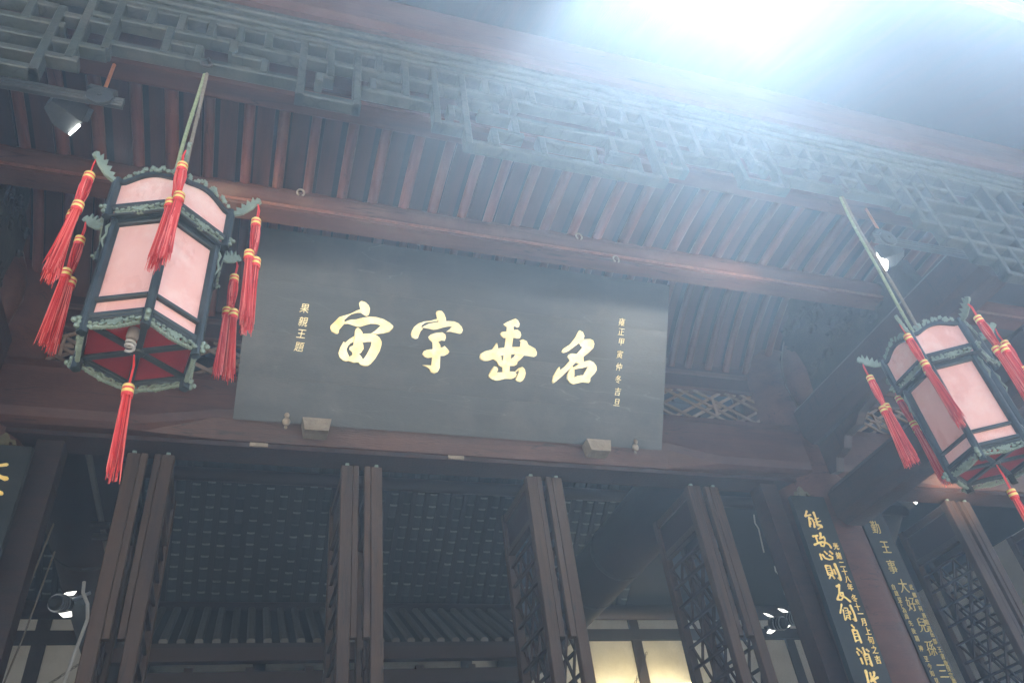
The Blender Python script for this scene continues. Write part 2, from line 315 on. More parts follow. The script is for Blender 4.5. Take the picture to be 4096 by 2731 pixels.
PLQ = {"zhou":[[[0.768,0.888],[0.775,0.903],[0.786,0.909],[0.814,0.903],[0.839,0.883],[0.85,0.861],[0.849,0.828],[0.844,0.811],[0.831,0.801],[0.817,0.805],[0.785,0.823],[0.781,0.848]],[[0.785,0.848],[0.761,0.838],[0.714,0.807],[0.64,0.775],[0.609,0.735],[0.585,0.705],[0.584,0.686],[0.595,0.664],[0.621,0.651],[0.635,0.649],[0.645,0.658],[0.645,0.679],[0.665,0.709],[0.681,0.732],[0.676,0.756],[0.698,0.782],[0.723,0.804],[0.763,0.82],[0.788,0.823]],[[0.675,0.74],[0.701,0.757],[0.727,0.766],[0.758,0.771],[0.807,0.79],[0.851,0.802],[0.897,0.805],[0.954,0.796],[1.002,0.775],[1.031,0.753],[1.029,0.736],[1.004,0.705],[0.963,0.69],[0.914,0.679],[0.876,0.682],[0.898,0.698],[0.94,0.745],[0.911,0.753],[0.865,0.751],[0.83,0.737],[0.795,0.721],[0.768,0.718],[0.731,0.726],[0.703,0.732],[0.681,0.727]],[[0.758,0.682],[0.763,0.704],[0.777,0.715],[0.796,0.705],[0.814,0.684],[0.818,0.666],[0.82,0.606],[0.828,0.593],[0.833,0.566],[0.817,0.536],[0.8,0.521],[0.812,0.516],[0.828,0.496],[0.831,0.487],[0.81,0.464],[0.771,0.456],[0.734,0.464],[0.737,0.496],[0.756,0.512],[0.754,0.53],[0.73,0.55],[0.733,0.569],[0.756,0.583],[0.756,0.608],[0.759,0.641]],[[0.756,0.65],[0.723,0.623],[0.698,0.595],[0.686,0.603],[0.666,0.557],[0.657,0.515],[0.669,0.485],[0.693,0.466],[0.716,0.46],[0.734,0.466],[0.737,0.496],[0.719,0.526],[0.711,0.548],[0.719,0.572],[0.735,0.595],[0.756,0.608]],[[0.756,0.65],[0.791,0.665],[0.827,0.675],[0.872,0.682],[0.909,0.678],[0.939,0.658],[0.957,0.63],[0.958,0.607],[0.948,0.559],[0.921,0.501],[0.893,0.461],[0.872,0.443],[0.845,0.439],[0.817,0.447],[0.801,0.466],[0.808,0.489],[0.837,0.49],[0.859,0.531],[0.881,0.589],[0.884,0.622],[0.85,0.618],[0.815,0.608],[0.76,0.609]]],"yu":[[[1.335,0.883],[1.34,0.9],[1.357,0.907],[1.376,0.907],[1.397,0.888],[1.414,0.853],[1.417,0.83],[1.408,0.819],[1.364,0.817],[1.347,0.846]],[[1.352,0.846],[1.301,0.824],[1.254,0.813],[1.212,0.794],[1.182,0.765],[1.166,0.73],[1.162,0.706],[1.172,0.683],[1.199,0.674],[1.215,0.681],[1.221,0.703],[1.232,0.737],[1.249,0.758],[1.234,0.761],[1.235,0.78],[1.259,0.804],[1.297,0.814],[1.354,0.827]],[[1.23,0.761],[1.252,0.777],[1.288,0.801],[1.331,0.813],[1.378,0.828],[1.436,0.837],[1.479,0.839],[1.515,0.829],[1.541,0.805],[1.551,0.782],[1.545,0.76],[1.531,0.75],[1.501,0.753],[1.452,0.757],[1.423,0.753],[1.446,0.773],[1.466,0.799],[1.439,0.796],[1.401,0.785],[1.354,0.765],[1.326,0.758],[1.297,0.761],[1.248,0.765]],[[1.292,0.701],[1.31,0.722],[1.347,0.738],[1.394,0.748],[1.42,0.734],[1.426,0.711],[1.419,0.686],[1.395,0.687],[1.372,0.674],[1.353,0.669],[1.324,0.666],[1.301,0.683]],[[1.326,0.671],[1.371,0.676],[1.388,0.654],[1.393,0.626],[1.395,0.56],[1.398,0.479],[1.386,0.45],[1.359,0.435],[1.334,0.442],[1.32,0.467],[1.292,0.481],[1.265,0.489],[1.301,0.491],[1.332,0.492],[1.334,0.553],[1.334,0.615]],[[1.258,0.569],[1.268,0.594],[1.291,0.606],[1.333,0.616],[1.376,0.629],[1.413,0.64],[1.42,0.65],[1.449,0.625],[1.461,0.609],[1.451,0.592],[1.424,0.574],[1.381,0.57],[1.334,0.553],[1.301,0.544],[1.277,0.55]]],"chui":[[[1.86,0.861],[1.892,0.884],[1.941,0.91],[1.956,0.917],[1.977,0.904],[1.992,0.881],[1.989,0.856],[1.974,0.847],[1.955,0.857],[1.941,0.848],[1.906,0.837],[1.879,0.846]],[[1.89,0.845],[1.943,0.851],[1.951,0.812],[1.947,0.763],[1.943,0.713],[1.941,0.639],[1.936,0.565],[1.936,0.502],[1.881,0.492],[1.876,0.559],[1.88,0.633],[1.885,0.707],[1.89,0.776]],[[1.841,0.785],[1.852,0.801],[1.897,0.811],[1.947,0.827],[1.978,0.833],[2.002,0.818],[2.011,0.794],[2.003,0.769],[1.983,0.764],[1.947,0.767],[1.906,0.763],[1.871,0.754],[1.85,0.769]],[[1.693,0.59],[1.7,0.619],[1.733,0.642],[1.787,0.66],[1.814,0.709],[1.818,0.713],[1.829,0.672],[1.876,0.684],[1.957,0.697],[2.008,0.703],[2.01,0.745],[1.999,0.751],[2.029,0.764],[2.061,0.753],[2.074,0.727],[2.1,0.717],[2.133,0.703],[2.15,0.675],[2.147,0.65],[2.127,0.636],[2.085,0.639],[2.044,0.64],[1.972,0.642],[1.921,0.636],[1.876,0.623],[1.842,0.61],[1.798,0.586],[1.764,0.57],[1.73,0.565],[1.701,0.576]],[[1.798,0.588],[1.841,0.612],[1.862,0.612],[1.864,0.585],[1.894,0.59],[1.934,0.597],[1.963,0.622],[1.972,0.642],[2.046,0.641],[2.02,0.608],[1.996,0.586],[1.993,0.566],[1.973,0.552],[1.928,0.548],[1.878,0.531],[1.847,0.542],[1.832,0.57]],[[1.773,0.462],[1.79,0.503],[1.812,0.536],[1.833,0.531],[1.843,0.513],[1.833,0.49],[1.881,0.497],[1.941,0.508],[1.981,0.511],[1.998,0.491],[1.992,0.471],[1.96,0.451],[1.905,0.448],[1.865,0.433],[1.831,0.427],[1.8,0.434],[1.779,0.446]],[[1.981,0.511],[2.005,0.538],[2.037,0.553],[2.057,0.536],[2.066,0.505],[2.061,0.475],[2.045,0.446],[2.028,0.434],[2.002,0.438],[1.986,0.448],[1.997,0.474],[2.01,0.509],[2.006,0.528],[1.989,0.507]]],"ming":[[[2.346,0.699],[2.361,0.726],[2.412,0.763],[2.455,0.824],[2.479,0.877],[2.491,0.886],[2.519,0.875],[2.534,0.845],[2.526,0.819],[2.492,0.784],[2.447,0.747],[2.402,0.708],[2.364,0.69]],[[2.492,0.784],[2.526,0.819],[2.584,0.828],[2.612,0.819],[2.624,0.791],[2.616,0.759],[2.577,0.717],[2.532,0.678],[2.475,0.631],[2.412,0.562],[2.363,0.508],[2.298,0.447],[2.286,0.457],[2.29,0.501],[2.319,0.56],[2.335,0.58],[2.34,0.549],[2.384,0.591],[2.421,0.638],[2.398,0.667],[2.411,0.687],[2.437,0.697],[2.477,0.697],[2.521,0.755],[2.506,0.763]],[[2.485,0.682],[2.532,0.681],[2.538,0.637],[2.503,0.618],[2.475,0.625]],[[2.462,0.573],[2.454,0.588],[2.502,0.624],[2.541,0.644],[2.588,0.658],[2.623,0.646],[2.649,0.617],[2.653,0.585],[2.636,0.555],[2.604,0.521],[2.536,0.524],[2.554,0.563],[2.578,0.608],[2.531,0.591],[2.491,0.582]],[[2.443,0.6],[2.461,0.579],[2.464,0.508],[2.495,0.528],[2.535,0.536],[2.604,0.524],[2.604,0.493],[2.593,0.479],[2.539,0.48],[2.486,0.464],[2.46,0.455],[2.432,0.465],[2.407,0.493],[2.405,0.524],[2.422,0.569]]]}
CPL = {"neng":[[0.0181,[[4.293,4.29],[4.26,4.245]]],[0.0161,[[4.26,4.245],[4.317,4.259]]],[0.0161,[[4.292,4.235],[4.278,4.196],[4.269,4.156]]],[0.0169,[[4.291,4.226],[4.313,4.227],[4.321,4.194],[4.31,4.151]]],[0.0056,[[4.293,4.201],[4.286,4.174]]],[0.0181,[[4.354,4.281],[4.354,4.231],[4.346,4.172]]],[0.008,[[4.34,4.221],[4.379,4.231]]],[0.0088,[[4.339,4.194],[4.388,4.205]]],[0.0181,[[4.345,4.17],[4.381,4.167],[4.38,4.153]]],[0.0128,[[4.376,4.156],[4.338,4.136]]]],"gong":[[0.0181,[[4.261,4.07],[4.308,4.078]]],[0.0161,[[4.286,4.06],[4.284,4.016]]],[0.0181,[[4.245,3.998],[4.307,4.019]]],[0.0193,[[4.342,4.099],[4.332,4.066],[4.319,4.052]]],[0.0145,[[4.319,4.052],[4.363,4.069],[4.364,4.049],[4.349,4.014],[4.327,3.987],[4.305,3.991],[4.305,4.008]]],[0.0161,[[4.318,4.022],[4.364,4.017],[4.386,4.0],[4.392,3.976]]]],"xin":[[0.0169,[[4.264,3.919],[4.26,3.877]]],[0.0153,[[4.284,3.916],[4.297,3.887],[4.331,3.877],[4.365,3.882],[4.372,3.899],[4.346,3.911]]],[0.0145,[[4.315,3.942],[4.33,3.923]]],[0.0169,[[4.366,3.944],[4.382,3.927]]]],"ze":[[0.0145,[[4.271,3.825],[4.266,3.751]]],[0.0145,[[4.273,3.825],[4.314,3.826],[4.313,3.76]]],[0.0056,[[4.283,3.805],[4.308,3.807]]],[0.0056,[[4.282,3.786],[4.306,3.789]]],[0.0056,[[4.278,3.768],[4.305,3.77]]],[0.008,[[4.266,3.751],[4.296,3.76]]],[0.0136,[[4.288,3.752],[4.265,3.723]]],[0.0128,[[4.3,3.748],[4.31,3.723]]],[0.0145,[[4.334,3.792],[4.336,3.759]]],[0.0193,[[4.362,3.838],[4.367,3.765],[4.362,3.712]]],[0.0104,[[4.361,3.71],[4.344,3.726]]]],"fan":[[0.0182,[[4.302,3.66],[4.329,3.671]]],[0.0162,[[4.331,3.674],[4.299,3.603],[4.262,3.558]]],[0.0142,[[4.306,3.606],[4.337,3.612],[4.33,3.582],[4.299,3.555],[4.262,3.558]]],[0.0162,[[4.308,3.59],[4.344,3.572],[4.374,3.543]]]],"ce":[[0.0142,[[4.284,3.521],[4.244,3.456]]],[0.0101,[[4.279,3.479],[4.263,3.405]]],[0.0101,[[4.295,3.492],[4.323,3.493],[4.314,3.42]]],[0.0051,[[4.296,3.472],[4.314,3.474]]],[0.0051,[[4.292,3.454],[4.312,3.456]]],[0.0051,[[4.287,3.435],[4.31,3.438]]],[0.0091,[[4.288,3.425],[4.265,3.402]]],[0.0091,[[4.301,3.42],[4.311,3.407]]],[0.0081,[[4.332,3.467],[4.332,3.446]]],[0.0152,[[4.356,3.511],[4.363,3.451],[4.356,3.397]]],[0.0091,[[4.351,3.395],[4.337,3.41]]]],"zi":[[0.0152,[[4.303,3.364],[4.316,3.346]]],[0.0132,[[4.292,3.329],[4.284,3.246]]],[0.0162,[[4.295,3.329],[4.331,3.326],[4.329,3.239]]],[0.0071,[[4.298,3.301],[4.317,3.303]]],[0.0071,[[4.294,3.281],[4.317,3.283]]],[0.0091,[[4.289,3.251],[4.316,3.256]]]],"xiao":[[0.0152,[[4.272,3.195],[4.284,3.183]]],[0.0142,[[4.26,3.171],[4.266,3.151]]],[0.0162,[[4.271,3.125],[4.27,3.091]]],[0.0101,[[4.295,3.175],[4.299,3.163]]],[0.0152,[[4.322,3.199],[4.322,3.161]]],[0.0142,[[4.35,3.187],[4.362,3.175]]],[0.0121,[[4.308,3.151],[4.302,3.084]]],[0.0162,[[4.311,3.151],[4.349,3.155],[4.342,3.074]]],[0.0061,[[4.315,3.129],[4.335,3.131]]],[0.0061,[[4.314,3.115],[4.33,3.116]]],[0.0091,[[4.339,3.074],[4.328,3.088]]]],"cong":[[0.0223,[[4.272,3.039],[4.263,2.99],[4.257,2.95]]],[0.0162,[[4.303,3.025],[4.298,2.997]]],[0.0172,[[4.338,3.029],[4.331,3.008],[4.293,2.98]]],[0.0172,[[4.283,2.971],[4.353,2.993]]],[0.0172,[[4.312,2.971],[4.326,2.938]]]],"bu":[[0.0212,[[-1.557,4.299],[-1.461,4.305],[-1.396,4.321]]],[0.0239,[[-1.461,4.305],[-1.477,4.214],[-1.516,4.153]]],[0.0239,[[-1.462,4.245],[-1.423,4.1]]],[0.0292,[[-1.421,4.24],[-1.374,4.226]]],[0.0265,[[-1.409,4.152],[-1.374,4.128]]]]}

# ================================================================ SETTING
g = MB(); g.add([(-30, -30, 0), (30, -30, 0), (30, 30, 0), (-30, 30, 0)], [(0, 1, 2, 3)])
tag(g.build('courtyard_ground', 'stone'), kind='structure')
g = MB(); g.box(-9.2, 12.1, 1.1, 13.2, .004, .16)
tag(g.build('terrace_floor', 'floor_brick'), kind='structure')

# ================================================================ THE HALL
hall = thing('temple_hall', 'dark brown timber temple hall with deep porch, open doors and tiled roof', 'building', (XC, 5.0, .16))

def part(name, m, mats, parent=hall, smooth=False): return m.build(name, mats, parent, smooth)

# ---- roof shell (outer boards and clay covering)
EY, EZ = 1.24, 5.78
RY, RZ = 8.40, 9.60
m = MB()
def slope_z(y): return EZ + (RZ - EZ) * (y - EY) / (RY - EY)
GX0, GX1, GY = 1.70, 2.80, 1.77          # gap added to the roof edge to let a sun shaft into the haze
m.sweep([[(x, EY, EZ), (x, GY, slope_z(GY)), (x, GY, slope_z(GY) + .2), (x, EY, EZ + .14)] for x in (-9.6, GX0)])
m.sweep([[(x, EY, EZ), (x, GY, slope_z(GY)), (x, GY, slope_z(GY) + .2), (x, EY, EZ + .14)] for x in (GX1, 12.5)])
m.sweep([[(x, GY, slope_z(GY)), (x, RY, RZ), (x, RY, RZ + .25), (x, GY, slope_z(GY) + .2)] for x in (-9.6, 12.5)])
part('front_roof_slope', m, 'plank_wood')
m = MB()
m.sweep([[(x, RY + .002, RZ), (x, 13.6, RZ - .7256 * (13.6 - RY)), (x, 13.6, RZ + .25 - .7256 * (13.6 - RY)), (x, RY + .002, RZ + .25)] for x in (-9.6, 12.5)])
part('rear_roof_slope', m, 'board_dark')
for i, x in enumerate((-9.25, 12.0)):
    m = MB(); m.box(x, x + .2, 4.9, 12.9, .16, 6.4); part('gable_wall', m, 'plaster')
    m = MB(); m.prism([(2.4, 5.9), (13.0, 6.0), (RY, RZ)], (x + .02, 0, 0), (0, 1, 0), (0, 0, 1), (.16, 0, 0)); part('gable_board', m, 'board_dark')
# eave tiles on the roof edge
cap = MB(); cap.tube([(0, -.02, 0), (0, .5, .277)], .062, 10); cap.blob((0, -.035, -.004), .066, .02, .066, 10, 4)
cap_me = cap.mesh('eave_cap_tile', 'roof_clay', smooth=True)
drip = MB(); drip.sweep([[(math.sin(a) * .12, y, z + .05 - math.cos(a) * .085 + .0) for a in [R_(-62 + 124 * j / 6) for j in range(7)]] +
                         [(math.sin(a) * .12, y, z + .064 - math.cos(a) * .085) for a in [R_(62 - 124 * j / 6) for j in range(7)]] for y, z in ((-.05, 0), (.5, .29))])
drip.prism([(-.10, .0), (-.06, -.035), (0, -.085), (.06, -.035), (.10, .0), (0, -.03)], (0, -.052, -.002), (1, 0, 0), (0, 0, 1), (0, -.012, 0))
drip_me = drip.mesh('eave_drip_tile', 'roof_clay')
k = 0
x = -2.0
while x < 11.8:
    if GX0 - .15 < x < GX1: x += .26; continue
    put('eave_drip_tile', drip_me, hall, rel((x, EY - .02, EZ + .16), hall))
    put('eave_cap_tile', cap_me, hall, rel((x + .13, EY - .03, EZ + .235), hall))
    x += .26
m = MB()
for x in [(-9.4 + .26 * i) for i in range(84)]:
    if not GX0 - .15 < x + .13 < GX1 + .1 or True: m.tube([(x + .13, EY + .52, EZ + .50), (x + .13, RY, RZ + .29)], .06, 6)
tag(part('roof_tile_rows', m, 'roof_clay'), kind='stuff')
# fascia board at the eave
for a, b in ((-9.4, GX0), (GX1, 12.3)):
    m = MB(); m.bar((a, EY + .015, EZ + .03), (b, EY + .015, EZ + .03), .05, .13); part('eave_fascia', m, 'purlin_wood')

# ---- eave beam, mouldings over the lattice frieze
m = MB()
pr = [(2.26, 5.78), (2.24, 5.84), (2.24, 6.10), (2.28, 6.18), (2.52, 6.18), (2.56, 6.10), (2.56, 5.84), (2.54, 5.78)]
m.sweep([[(x, y, z) for y, z in pr] for x in (-6.5, 9.4)]); part('eave_beam', m, 'beam_wood')
for y0, y1, z0, z1 in ((2.285, 2.50, 5.725, 5.776), (2.305, 2.48, 5.672, 5.721), (2.32, 2.46, 5.632, 5.668)):
    m = MB(); m.bar((-6.4, (y0 + y1) / 2, (z0 + z1) / 2), (9.3, (y0 + y1) / 2, (z0 + z1) / 2), y1 - y0, z1 - z0); part('moulding', m, 'green_paint')
m = MB(); m.box(-6.4, 9.3, 2.50, 2.53, 5.50, 5.95); part('frieze_backboard', m, 'plank_wood')
m = MB(); m.add([(-6.4, 2.531, 5.92), (9.3, 2.531, 5.92), (9.3, 2.60, 5.70), (-6.4, 2.60, 5.70)], [(0, 1, 2, 3)]); part('porch_board', m, 'board_dark')
# ---- porch purlins
m = MB(); pr = [(2.55, 5.475), (2.57, 5.455), (2.67, 5.455), (2.69, 5.475), (2.69, 5.60), (2.67, 5.62), (2.57, 5.62), (2.55, 5.60)]
m.sweep([[(x, y, z) for y, z in pr] for x in (-6.4, 9.3)]); part('porch_purlin', m, 'purlin_wood')
m = MB(); m.bar((-6.4, 2.547, 5.482), (9.3, 2.547, 5.482), .012, .022, ch=.3); part('purlin_bead', m, 'rafter_wood')
m = MB(); pr = [(3.33 + .08 - .08 * math.cos(t), 5.545 + .07 * math.sin(t)) for t in [R_(-80 + i * 20) for i in range(9)]] + [(3.51, 5.615), (3.51, 5.477)]
m.sweep([[(x, y, z) for y, z in pr] for x in (-6.4, 9.3)]); part('porch_purlin', m, 'purlin_wood', smooth=True)
m = MB(); m.box(-6.4, 9.3, 3.375, 3.50, 5.44, 5.473); part('purlin_batten', m, 'purlin_wood')
m = MB(); m.bar((-6.4, 3.366, 5.468), (9.3, 3.366, 5.468), .014, .02, ch=.3); part('purlin_bead', m, 'rafter_wood')
# scalloped seat board carrying the rafters on the inner purlin
m = MB()
for i in range(-4, 34):
    x = -1.254 + .2011 * i
    m.prism([(-.1005, 0), (.1005, 0), (.1005, .014), (.06, .026), (.0, .03), (-.06, .026), (-.1005, .014)], (x + .05, 3.38, 5.617), (1, 0, 0), (0, 0, 1), (0, .05, 0))
part('rafter_seat', m, 'purlin_wood')
# ---- porch rafters and planks (two pitches)
def arc(p0, p1, sag, n=7):
    return [(p0[0] + (p1[0] - p0[0]) * t, p0[1] + (p1[1] - p0[1]) * t + sag * 4 * t * (1 - t)) for t in [i / (n - 1) for i in range(n)]]
path1 = arc((2.58, 5.69), (3.46, 5.655), .02)
path2 = arc((4.02, 6.36), (4.93, 5.86), .07)
def strip(path, w, h, dz):
    q = MB(); rings = []
    for y, z in path:
        rings.append([(-w / 2, y, z + dz), (w / 2, y, z + dz), (w / 2, y, z + dz + h), (-w / 2, y, z + dz + h)])
    return q.sweep(rings)
r1 = MB(); r1.tube([(0, y, z) for y, z in path1], .034, 10); r1_me = r1.mesh('rafter', 'rafter_wood', smooth=True)
r2 = MB(); r2.tube([(0, y, z) for y, z in path2], .034, 10); r2_me = r2.mesh('rafter', 'rafter_wood', smooth=True)
p1_me = strip(path1, .10, .02, .045).mesh('ceiling_plank', 'plank_wood')
p2_me = strip(path2, .10, .02, .045).mesh('ceiling_plank', 'plank_wood')
o_ = rel((0, 0, 0), hall)
for i in range(-4, 34):
    x = -1.254 + .2011 * i
    j = random.uniform(-.014, .014)
    put('rafter', r1_me, hall, (o_[0] + x + j, o_[1], o_[2]), scale=(random.uniform(.86, 1.15), 1, 1))
    put('rafter', r2_me, hall, (o_[0] + x - j, o_[1], o_[2]))
    put('ceiling_plank', p1_me, hall, (o_[0] + x + .098 + random.uniform(-.012, .012), o_[1], o_[2]))
    put('ceiling_plank', p2_me, hall, (o_[0] + x + .098, o_[1], o_[2]))
for pth in (path1, path2):
    m = MB(); n = len(pth)
    m.sweep([[(-6.4, y, z + .085), (9.3, y, z + .085), (9.3, y, z + .11), (-6.4, y, z + .11)] for y, z in pth]); part('ceiling_board', m, 'board_dark')
m = MB(); m.sweep([[(x, 3.44, 5.745), (x, 4.04, 6.44), (x, 4.04, 6.47), (x, 3.44, 5.775)] for x in (-6.4, 9.3)]); part('ceiling_board', m, 'board_dark')

# ---- facade: frieze plank, transom frame, main beam, lintel
m = MB(); m.box(-9.0, 11.9, 4.93, 4.99, 5.632, 6.6); part('frieze_plank', m, 'plank_wood')
m = MB(); m.bar((-9.0, 4.95, 5.80), (11.9, 4.95, 5.80), .07, .05); part('frieze_moulding', m, 'beam_wood')
for z0, z1 in ((5.596, 5.63), (5.222, 5.262)):
    m = MB(); m.bar((-9.0, 4.95, (z0 + z1) / 2), (11.9, 4.95, (z0 + z1) / 2), .07, z1 - z0); part('transom_rail', m, 'beam_wood')
def beam(x0, x1):
    m = MB()
    def sec(x, c):       # c: depth of the chamfer worked into the lower front edge
        return [(x, 4.735, 4.70 + c), (x, 4.72, 4.76 + c), (x, 4.72, 5.08), (x, 4.75, 5.16), (x, 4.83, 5.19), (x, 4.98, 5.19), (x, 5.03, 5.12), (x, 5.03, 4.74), (x, 4.98, 4.675), (x, 4.78 + c * .45, 4.672)]
    m.sweep([sec(x0, 0), sec(x0 + .9, .0), sec(x0 + 1.35, .09), sec(x1 - 1.35, .09), sec(x1 - .9, .0), sec(x1, 0)])
    part('lintel_beam', m, 'beam_wood')
beam(-1.62, 4.53); beam(4.80, 9.35); beam(-6.45, -1.89)
m = MB(); m.box(-9.0, 11.9, 4.84, 5.06, 4.637, 4.670); part('door_lintel', m, 'dark_wood')
m = MB(); m.box(-9.0, 11.9, 5.035, 5.10, 4.672, 5.22); part('lintel_board', m, 'dark_wood')
for x, z in ((.02, 4.648), (1.42, 4.648)):
    m = MB(); m.bar((x - .06, 4.832, z + .007), (x + .06, 4.832, z + .007), .012, .03); part('lintel_peg', m, 'pale_wood')
# transom lattices, one per bay
def clip(px, pz, dx, dz, x0, x1, z0, z1):
    t0, t1 = -9., 9.
    for p, d, a, b in ((px, dx, x0, x1), (pz, dz, z0, z1)):
        if abs(d) < 1e-9:
            if not a <= p <= b: return None
            continue
        u, v = (a - p) / d, (b - p) / d
        if u > v: u, v = v, u
        t0, t1 = max(t0, u), min(t1, v)
    return (px + dx * t0, pz + dz * t0, px + dx * t1, pz + dz * t1) if t1 - t0 > .05 else None
def transom(x0, x1):
    nd = node('transom_lattice', hall)
    z0, z1 = 5.258, 5.60
    for s in (-1, 1):
        c = x0 - .6; j = 0
        while c < x1 + .6:
            q = clip(c, (z0 + z1) / 2, 1, s * .56, x0, x1, z0, z1)
            if q and j % 4 != 3:
                m = MB(); m.bar((q[0], 4.94 + s * .006, q[1]), (q[2], 4.94 + s * .006, q[3]), .024, .016, up=(0, 1, 0), ch=0)
                m.build('lattice_bar', 'transom_wood', nd)
            c += .165; j += 1
    c = x0 + .25
    while c < x1 - .1:
        m = MB(); m.bar((c - .07, 4.93, 5.43), (c + .07, 4.93, 5.43), .02, .016, up=(0, 1, 0), ch=0); m.build('lattice_bar', 'transom_wood', nd)
        m = MB(); m.bar((c, 4.925, 5.335), (c, 4.925, 5.525), .02, .014, up=(0, 1, 0), ch=0); m.build('lattice_bar', 'transom_wood', nd)
        c += .66
    for x in (x0 - .02, x1 + .02):
        m = MB(); m.bar((x, 4.95, 5.262), (x, 4.95, 5.596), .05, .07, up=(0, 1, 0)); m.build('lattice_stile', 'beam_wood', nd)
transom(-1.62, 4.53); transom(4.80, 9.2)
# ---- columns
def column(x, y, r, z1):
    m = MB(); m.lathe([(r * 1.02, .16), (r, 2.5), (r * .97, 4.6), (r * .93, z1)], (x, y, 0), 28); part('column', m, 'beam_wood', smooth=True)
    m = MB(); m.lathe([(r * 1.25, .16), (r * 1.42, .30), (r * 1.30, .46), (r * 1.05, .50)], (x, y, 0), 28); part('column_base', m, 'stone', smooth=True)
for x in (4.665, -1.755, 9.55, -6.65): column(x, 5.07, .35, 6.05)
for x in (5.62, mir(5.62), 9.6, -6.7): column(x, 2.42, .21, 6.1)
for x in (4.665, -1.755):
    for s in (-1, 1):
        m = MB(); m.box(x + s * .50 - .08, x + s * .50 + .08, 4.90, 5.06, .16, 4.635); part('door_jamb', m, 'dark_wood')
# ---- porch tie beams with carved panels
for x, sgn in ((4.665, -1), (-1.755, 1)):
    for z0, z1, w in ((4.91, 5.30, .32), (4.15, 4.49, .30)):
        m = MB()
        m.bar((x, 2.55, (z0 + z1) / 2), (x, 4.66, (z0 + z1) / 2), w, z1 - z0, ch=.22); part('tie_beam', m, 'dark_wood')
    nd = node('carved_panel', hall)
    out = [(3.05, 5.31), (4.62, 5.31), (4.66, 5.60), (4.60, 5.72), (4.66, 5.85), (4.52, 5.93), (4.50, 6.08), (4.34, 6.10), (4.28, 6.25), (4.05, 6.19), (3.95, 6.30), (3.78, 6.20), (3.62, 6.12), (3.5, 5.96), (3.34, 5.92), (3.26, 5.74), (3.12, 5.66), (3.10, 5.48)]
    m = MB(); m.prism(out, (x - .07, 0, 0), (0, 1, 0), (0, 0, 1), (.14, 0, 0)); m.build('panel_slab', 'bracket_wood', nd)
    rnd = random.Random(5)
    for i in range(46):
        y, z = rnd.uniform(3.35, 4.55), rnd.uniform(5.38, 6.05)
        if z - 5.4 > (y - 3.1) * .75: continue
        m = MB(); a = rnd.uniform(0, 3.14); rr = rnd.uniform(.035, .075)
        pts = [(x + sgn * .075, y + math.cos(a + t) * rr * (1 - t / 7), z + math.sin(a + t) * rr * (1 - t / 7)) for t in [q * .5 for q in range(11)]]
        m.tube(pts, [.020 - .0012 * q for q in range(11)], 6); m.build('carved_scroll', 'bracket_wood', nd, smooth=True)
    # hanging carved corner piece under the upper tie beam
    m = MB(); m.prism([(3.9, 4.905), (4.66, 4.905), (4.66, 4.62), (4.58, 4.60), (4.52, 4.70), (4.40, 4.72), (4.34, 4.80), (4.18, 4.81), (4.1, 4.87)], (x - .04, 0, 0), (0, 1, 0), (0, 0, 1), (.08, 0, 0))
    part('corner_bracket', m, 'dark_wood')
    # carved post head beside the column
    m = MB(); m.lathe([(.05, 5.20), (.14, 5.3), (.17, 5.55), (.14, 5.75), (.06, 5.95), (.02, 6.02)], (x, 4.55, 0), 14); part('post_head', m, 'beam_wood', smooth=True)

# ---- door leaves, folded open in pairs
ZT, ZB = 4.605, .20
def leaf_meshes():
    d = {}
    def pr(key, name, mt, fn):
        q = MB(); fn(q); d[key] = (name, q.mesh(name, mt))
    pr('a', 'stile', 'door_wood', lambda q: q.bar((0, .035, ZB), (0, .035, ZT), .082, .07, up=(0, 1, 0), ch=.08))
    pr('b', 'meeting_strip', 'door_wood', lambda q: q.bar((.064, .030, 3.38), (.064, .030, ZT + .006), .042, .05, up=(0, 1, 0), ch=.1))
    pr('c', 'stile', 'door_wood', lambda q: q.bar((0, .655, ZB), (0, .655, ZT), .07, .07, up=(0, 1, 0), ch=.08))
    for i, (z, h) in enumerate(((4.565, .07), (4.27, .06), (1.35, .07), (.9, .07), (.26, .1))):
        pr('r%d' % i, 'rail', 'door_wood', lambda q: q.bar((0, .071, z), (0, .619, z), .06, h, ch=.1))
    pr('p0', 'panel', 'inner_red', lambda q: q.box(-.012, .012, .071, .619, 4.301, 4.529))
    pr('p1', 'panel', 'inner_red', lambda q: q.box(-.012, .012, .071, .619, .311, .864))
    pr('p2', 'panel', 'inner_red', lambda q: q.box(-.012, .012, .071, .619, .936, 1.314))
    pr('piv', 'pivot_plate', 'green_metal', lambda q: q.box(-.013, .013, .0, .02, ZT + .001, ZT + .020))
    z = 4.14; i = 0
    while z > 1.5:
        pr('h%d' % i, 'lattice_slat', 'door_lattice', lambda q: q.bar((-.012, .071, z), (-.012, .619, z), .022, .018, ch=0))
        for k in range(3):
            y0 = .075 + .18 * k + (.09 if i % 2 else 0)
            if y0 + .17 > .62: continue
            pr('d%d%d' % (i, k), 'lattice_slat', 'door_lattice', lambda q: (q.bar((.004, y0, z), (.004, y0 + .085, z - .155), .014, .018, up=(1, 0, 0), ch=0), q.bar((.004, y0 + .17, z), (.004, y0 + .085, z - .155), .014, .018, up=(1, 0, 0), ch=0)))
        z -= .16; i += 1
    return d
LEAF = leaf_meshes()
def leaf(x, flip, lean=0):
    o = bpy.data.objects.new('door_leaf', None); COL.objects.link(o); o.parent = hall
    o.empty_display_size = .1
    o.location = rel((x, 4.95, 0), hall); o.scale = (-1 if flip else 1, 1, 1); o.rotation_euler = (0, 0, lean)
    ORG[o.name] = Vector((x, 4.95, 0))
    for k, (nm, me) in LEAF.items():
        put(nm, me, o)
    return o
